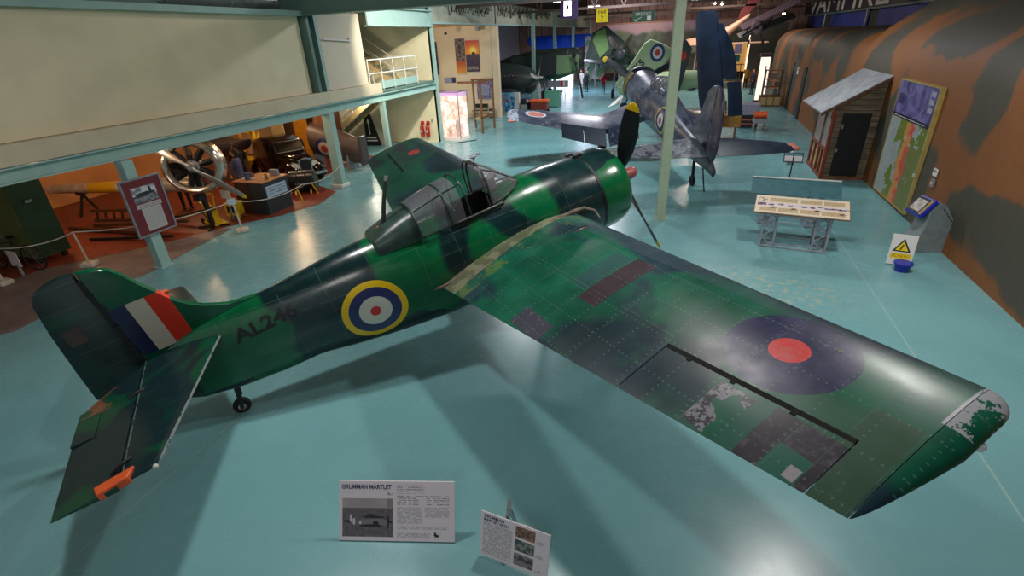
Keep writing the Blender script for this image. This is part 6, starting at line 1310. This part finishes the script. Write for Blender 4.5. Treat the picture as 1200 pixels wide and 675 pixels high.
# things beyond the alcove
t=thing('aircraft_poster_stand','big blue and white display stand with a red title and an aircraft picture','display stand',(-12.45,33,0))
n=NT('torpedo_stand_print',.45); c=n.mix(n.noise(3,3).step(.4,.6),S(70,160,206),S(150,200,226)); c=n.mix(n.Y.lt(.75)*n.noise(7,3).gt(.5),c,S(40,90,160)); c=n.mix(n.X.gt(1.35),c,S(216,214,210)); c=n.mix(ell(n,1.2,.85,.22,.04)+ell(n,1.15,.84,.04,.16),c,S(60,90,110)); n.color(c)
ppart('printed_front',1.65,1.2,.05,n.m,t,frameM((0,0,.1),(1,0,0),(0,0,1))); MB().box(0,1.65,.06,.3,0,1.3).build('cabinet',M_white,t,smooth=0)
text('Target','red_title',.30,M_red,t,frameM((.05,-.01,1.02),(1,0,0),(0,0,1)),.003,off=.004); text('Practice','red_title',.27,M_red,t,frameM((.05,-.01,.78),(1,0,0),(0,0,1)),.003,off=.004)
t=thing('camouflage_box','low brown camouflaged box on the floor below the blue stand','box',(-12.05,32.3,0)); MB().box(-.35,.4,-.15,.25,.0,.4).build('box',paint('camouflage_brown',S(120,104,66),.7,var=.5,scale=8),t,smooth=0,bevel=.04); MB().box(-.3,.3,-.17,-.15,.1,.3).build('patch',M_wood,t,smooth=0)
t=thing('orange_cart','orange topped cart under the dark aeroplane propeller','cart',(-9.4,33,0)); MB().box(-.6,.6,-.3,.4,.72,.86).build('orange_top',M_org,t,smooth=0,bevel=.03); MB().box(-.52,.52,-.25,.35,.25,.72).build('red_body',paint('dark_red_body',S(120,40,30),.5),t,smooth=0)
for x in(-.45,.45): wheel((x,-.2,.15),.15,.08).build('wheel',M_rub,t); wheel((x,.3,.15),.15,.08).build('wheel',M_rub,t)
t=thing('green_cabinet','mint green storage cabinet beside the bright doorway','cabinet',(-9.3,36.2,0)); MB().box(-.55,.5,-.3,.4,.02,1.1).build('body',paint('sea_green_cabinet',S(84,146,124),.5),t,smooth=0,bevel=.01); MB().box(-.5,.45,-.32,-.3,.1,1.0).build('door_panel',paint('sea_green_door',S(96,158,136),.5),t,smooth=0)
t=thing('dark_drum_seat','dark round backed seat beside the blue stand','seat',(-10.35,33.0,0)); MB().lathe([(.2,0),(.36,.3),(.36,.75),(.25,.9),(.05,.92)],20).build('body',M_blk,t); MB().box(-.2,.2,-.4,-.34,.3,.6).build('front_pad',M_grey,t,smooth=0)
t=thing('stacked_chairs','dark chair frames standing against the glare of the bright doorway','chair stack',(-10.3,42,0)); b=MB().tube([(-.4,0,0),(-.3,0,1.0),(.2,0,1.0),(.3,0,0)],.03).tube([(-.2,.3,0),(-.1,.3,1.3),(.4,.3,1.3),(.45,.3,0)],.03); b.build('frames',M_blk,t); MB().box(-.35,.3,-.1,.35,.45,.5).build('seat',M_blk,t,smooth=0)
tag(MB().box(-13.1,-11.1,50.5,50.6,0,2.2).build('window_1',paint('bright_daylight_panel',S(255,255,255),.5,emit=(.84,.84,1,1),estr=3.5)),kind='structure')
t=thing('blue_tarpaulin','bright blue cloth sagging across the far bay','tarpaulin',(-13.3,54,0))
bt=paint('bright_blue_cloth',S(10,70,200),.6)
mb=MB(); mb.loft([[Vector((x,.25*math.sin(x*3),4.55-0*x)),Vector((x,.3*math.sin(x*2.2),zb)),Vector((x,.3*math.sin(x*2.2)+.06,zb)),Vector((x,.25*math.sin(x*3)+.06,4.6))] for x,zb in((-3.2,3.95),(-2.6,3.4),(-1.4,3.25),(0,3.3),(1.4,3.35),(2.6,3.5),(3.3,3.9))]); mb.build('cloth',bt,t,smooth=60)
for x in(-3.1,3.2): MB().tube([(x,0,4.5),(x,0,7.5)],.02).build('tie_rope',M_white,t)
t=thing('green_mural_screen','pale screen painted with green shapes left of the mural','screen',(-9.3,52,0)); n=NT('green_shapes_print',.6); c=n.mix(n.noise(.8,3,dist=1.).step(.46,.5),S(120,150,120),S(190,180,180)); c=n.mix(n.noise(1.3,3).gt(.6),c,S(70,90,140)); n.color(c); MB().box(-.9,1.0,0,.1,.6,4.4).build('painted_screen',n.m,t,smooth=0)
for x in(-.8,.9): MB().box(x-.04,x+.04,.0,.1,0,.6).build('leg',M_steel,t,smooth=0)
t=thing('dark_wing_panel','large dark green folded wing standing in front of the mural','aircraft part',(-8.2,50,0)); MB().prism([(-1.6,2.2),(-1.0,4.6),(.2,5.2),(2.2,3.6),(2.9,2.2),(1.0,1.8)],0,.2,FR2).build('wing',paint('dark_folded_green',S(50,66,54),.5,var=.3,scale=1.5),t,smooth=0,bevel=.05); MB().prism([(-.9,4.0),(-.6,4.7),(.2,4.9),(.6,3.3),(-.2,2.6)],-.02,.0,FR2).build('light_green_patch',paint('light_green_patch_paint',S(120,160,80),.5),t,smooth=0)
for x in(-.6,1.6): MB().cyl((x,.1,0),(x,.1,2.2),.06,n=10).build('support',M_grey,t)
# ================================================================ CAMERA AND LIGHT
cam=bpy.data.cameras.new('camera'); co=bpy.data.objects.new('camera',cam); COL.objects.link(co)
RR=((0.946872,0.107377,-0.303156),(0.318778,-0.438179,0.840464),(-0.04259,-0.892451,-0.449129))
M=Matrix.Identity(4)
for i in range(3): M[i][0]=RR[i][0];M[i][1]=-RR[i][1];M[i][2]=-RR[i][2]
M[2][3]=4.46; co.matrix_world=M
cam.sensor_width=36; cam.lens=17.4; cam.clip_end=200; cam.clip_start=.05
bpy.context.scene.camera=co
w=bpy.data.worlds.new('world'); bpy.context.scene.world=w; w.use_nodes=True
w.node_tree.nodes['Background'].inputs[0].default_value=(.86,.92,1,1); w.node_tree.nodes['Background'].inputs[1].default_value=.36
def lamp(kind,loc,e,col=(1,.93,.82),size=.3,tgt=None,spot=None,sy=None,blend=.6,name='lamp'):
    l=bpy.data.lights.new(name,kind); l.energy=e; l.color=col
    if kind=='AREA':
        l.size=size
        if sy: l.shape='RECTANGLE'; l.size_y=sy
    else: l.shadow_soft_size=size
    if spot: l.spot_size=R(spot); l.spot_blend=blend
    o=bpy.data.objects.new(name,l); COL.objects.link(o); o.location=loc
    if tgt is not None or kind!='POINT':
        t=Vector(tgt) if tgt is not None else Vector(loc)-Vector((0,0,1)); o.rotation_euler=(t-Vector(loc)).to_track_quat('-Z','Y').to_euler()
    return o
for p,e in(((-5,4.6,7.2),190),((-1,7,7.2),190),((3,8.4,7.2),260)): lamp('AREA',p,e,(1,.96,.93),.45,name='hall_lamp')
lamp('AREA',(-8.4,11,7.4),24,(1,.95,.87),.5,(-11.6,12,3.2),name='hall_lamp')
lamp('AREA',(1.5,20,7.6),330,(.93,.97,1),.8,name='hall_lamp')
lamp('AREA',(-7,21,7.6),620,(.9,.95,1),1.2,name='hall_lamp')
lamp('AREA',(-5,34,7.6),650,(.95,.93,1),1.5,name='hall_lamp')
lamp('AREA',(1,44,7.6),650,(1,.82,.7),1.5,name='hall_lamp')
lamp('AREA',(-6,52,6.5),380,(1,.88,.85),1.5,(-3,58,3),name='hall_lamp')
lamp('AREA',(-9,46,4.5),350,(.75,.78,1),1.5,name='hall_lamp')
for p in((-15.5,8,2.9),(-15.8,12.2,2.9),(-15,15.8,2.9)): lamp('POINT',p,95,(1,.66,.36),.12,name='display_lamp')
for p in((-12.3,9,2.85),(-12.6,13,2.85),(-12.2,16,2.8)): lamp('POINT',p,38,(1,.74,.5),.1,name='display_lamp')
lamp('SPOT',(-8,15.5,6.5),1900,(1,.93,.76),.12,(-13.5,22,1.8),60,name='stair_light')
lamp('POINT',(-14,20,2.3),75,(1,.93,.74),.1,name='stair_light')  # unseen fill added below the landing to brighten the lower wall
lamp('POINT',(-14,27,4.6),230,(1,.85,.72),.2,name='alcove_lamp')
lamp('AREA',(.5,-4,6.5),80,(1,.94,.9),1.6,(-2.5,4,.2),name='fill_behind_camera')  # soft fill added behind the camera, stands for no fixture
sc=bpy.context.scene
sc.view_settings.view_transform='Standard'; sc.view_settings.look='None'; sc.view_settings.exposure=0; sc.view_settings.gamma=1; sc.view_settings.use_curve_mapping=False
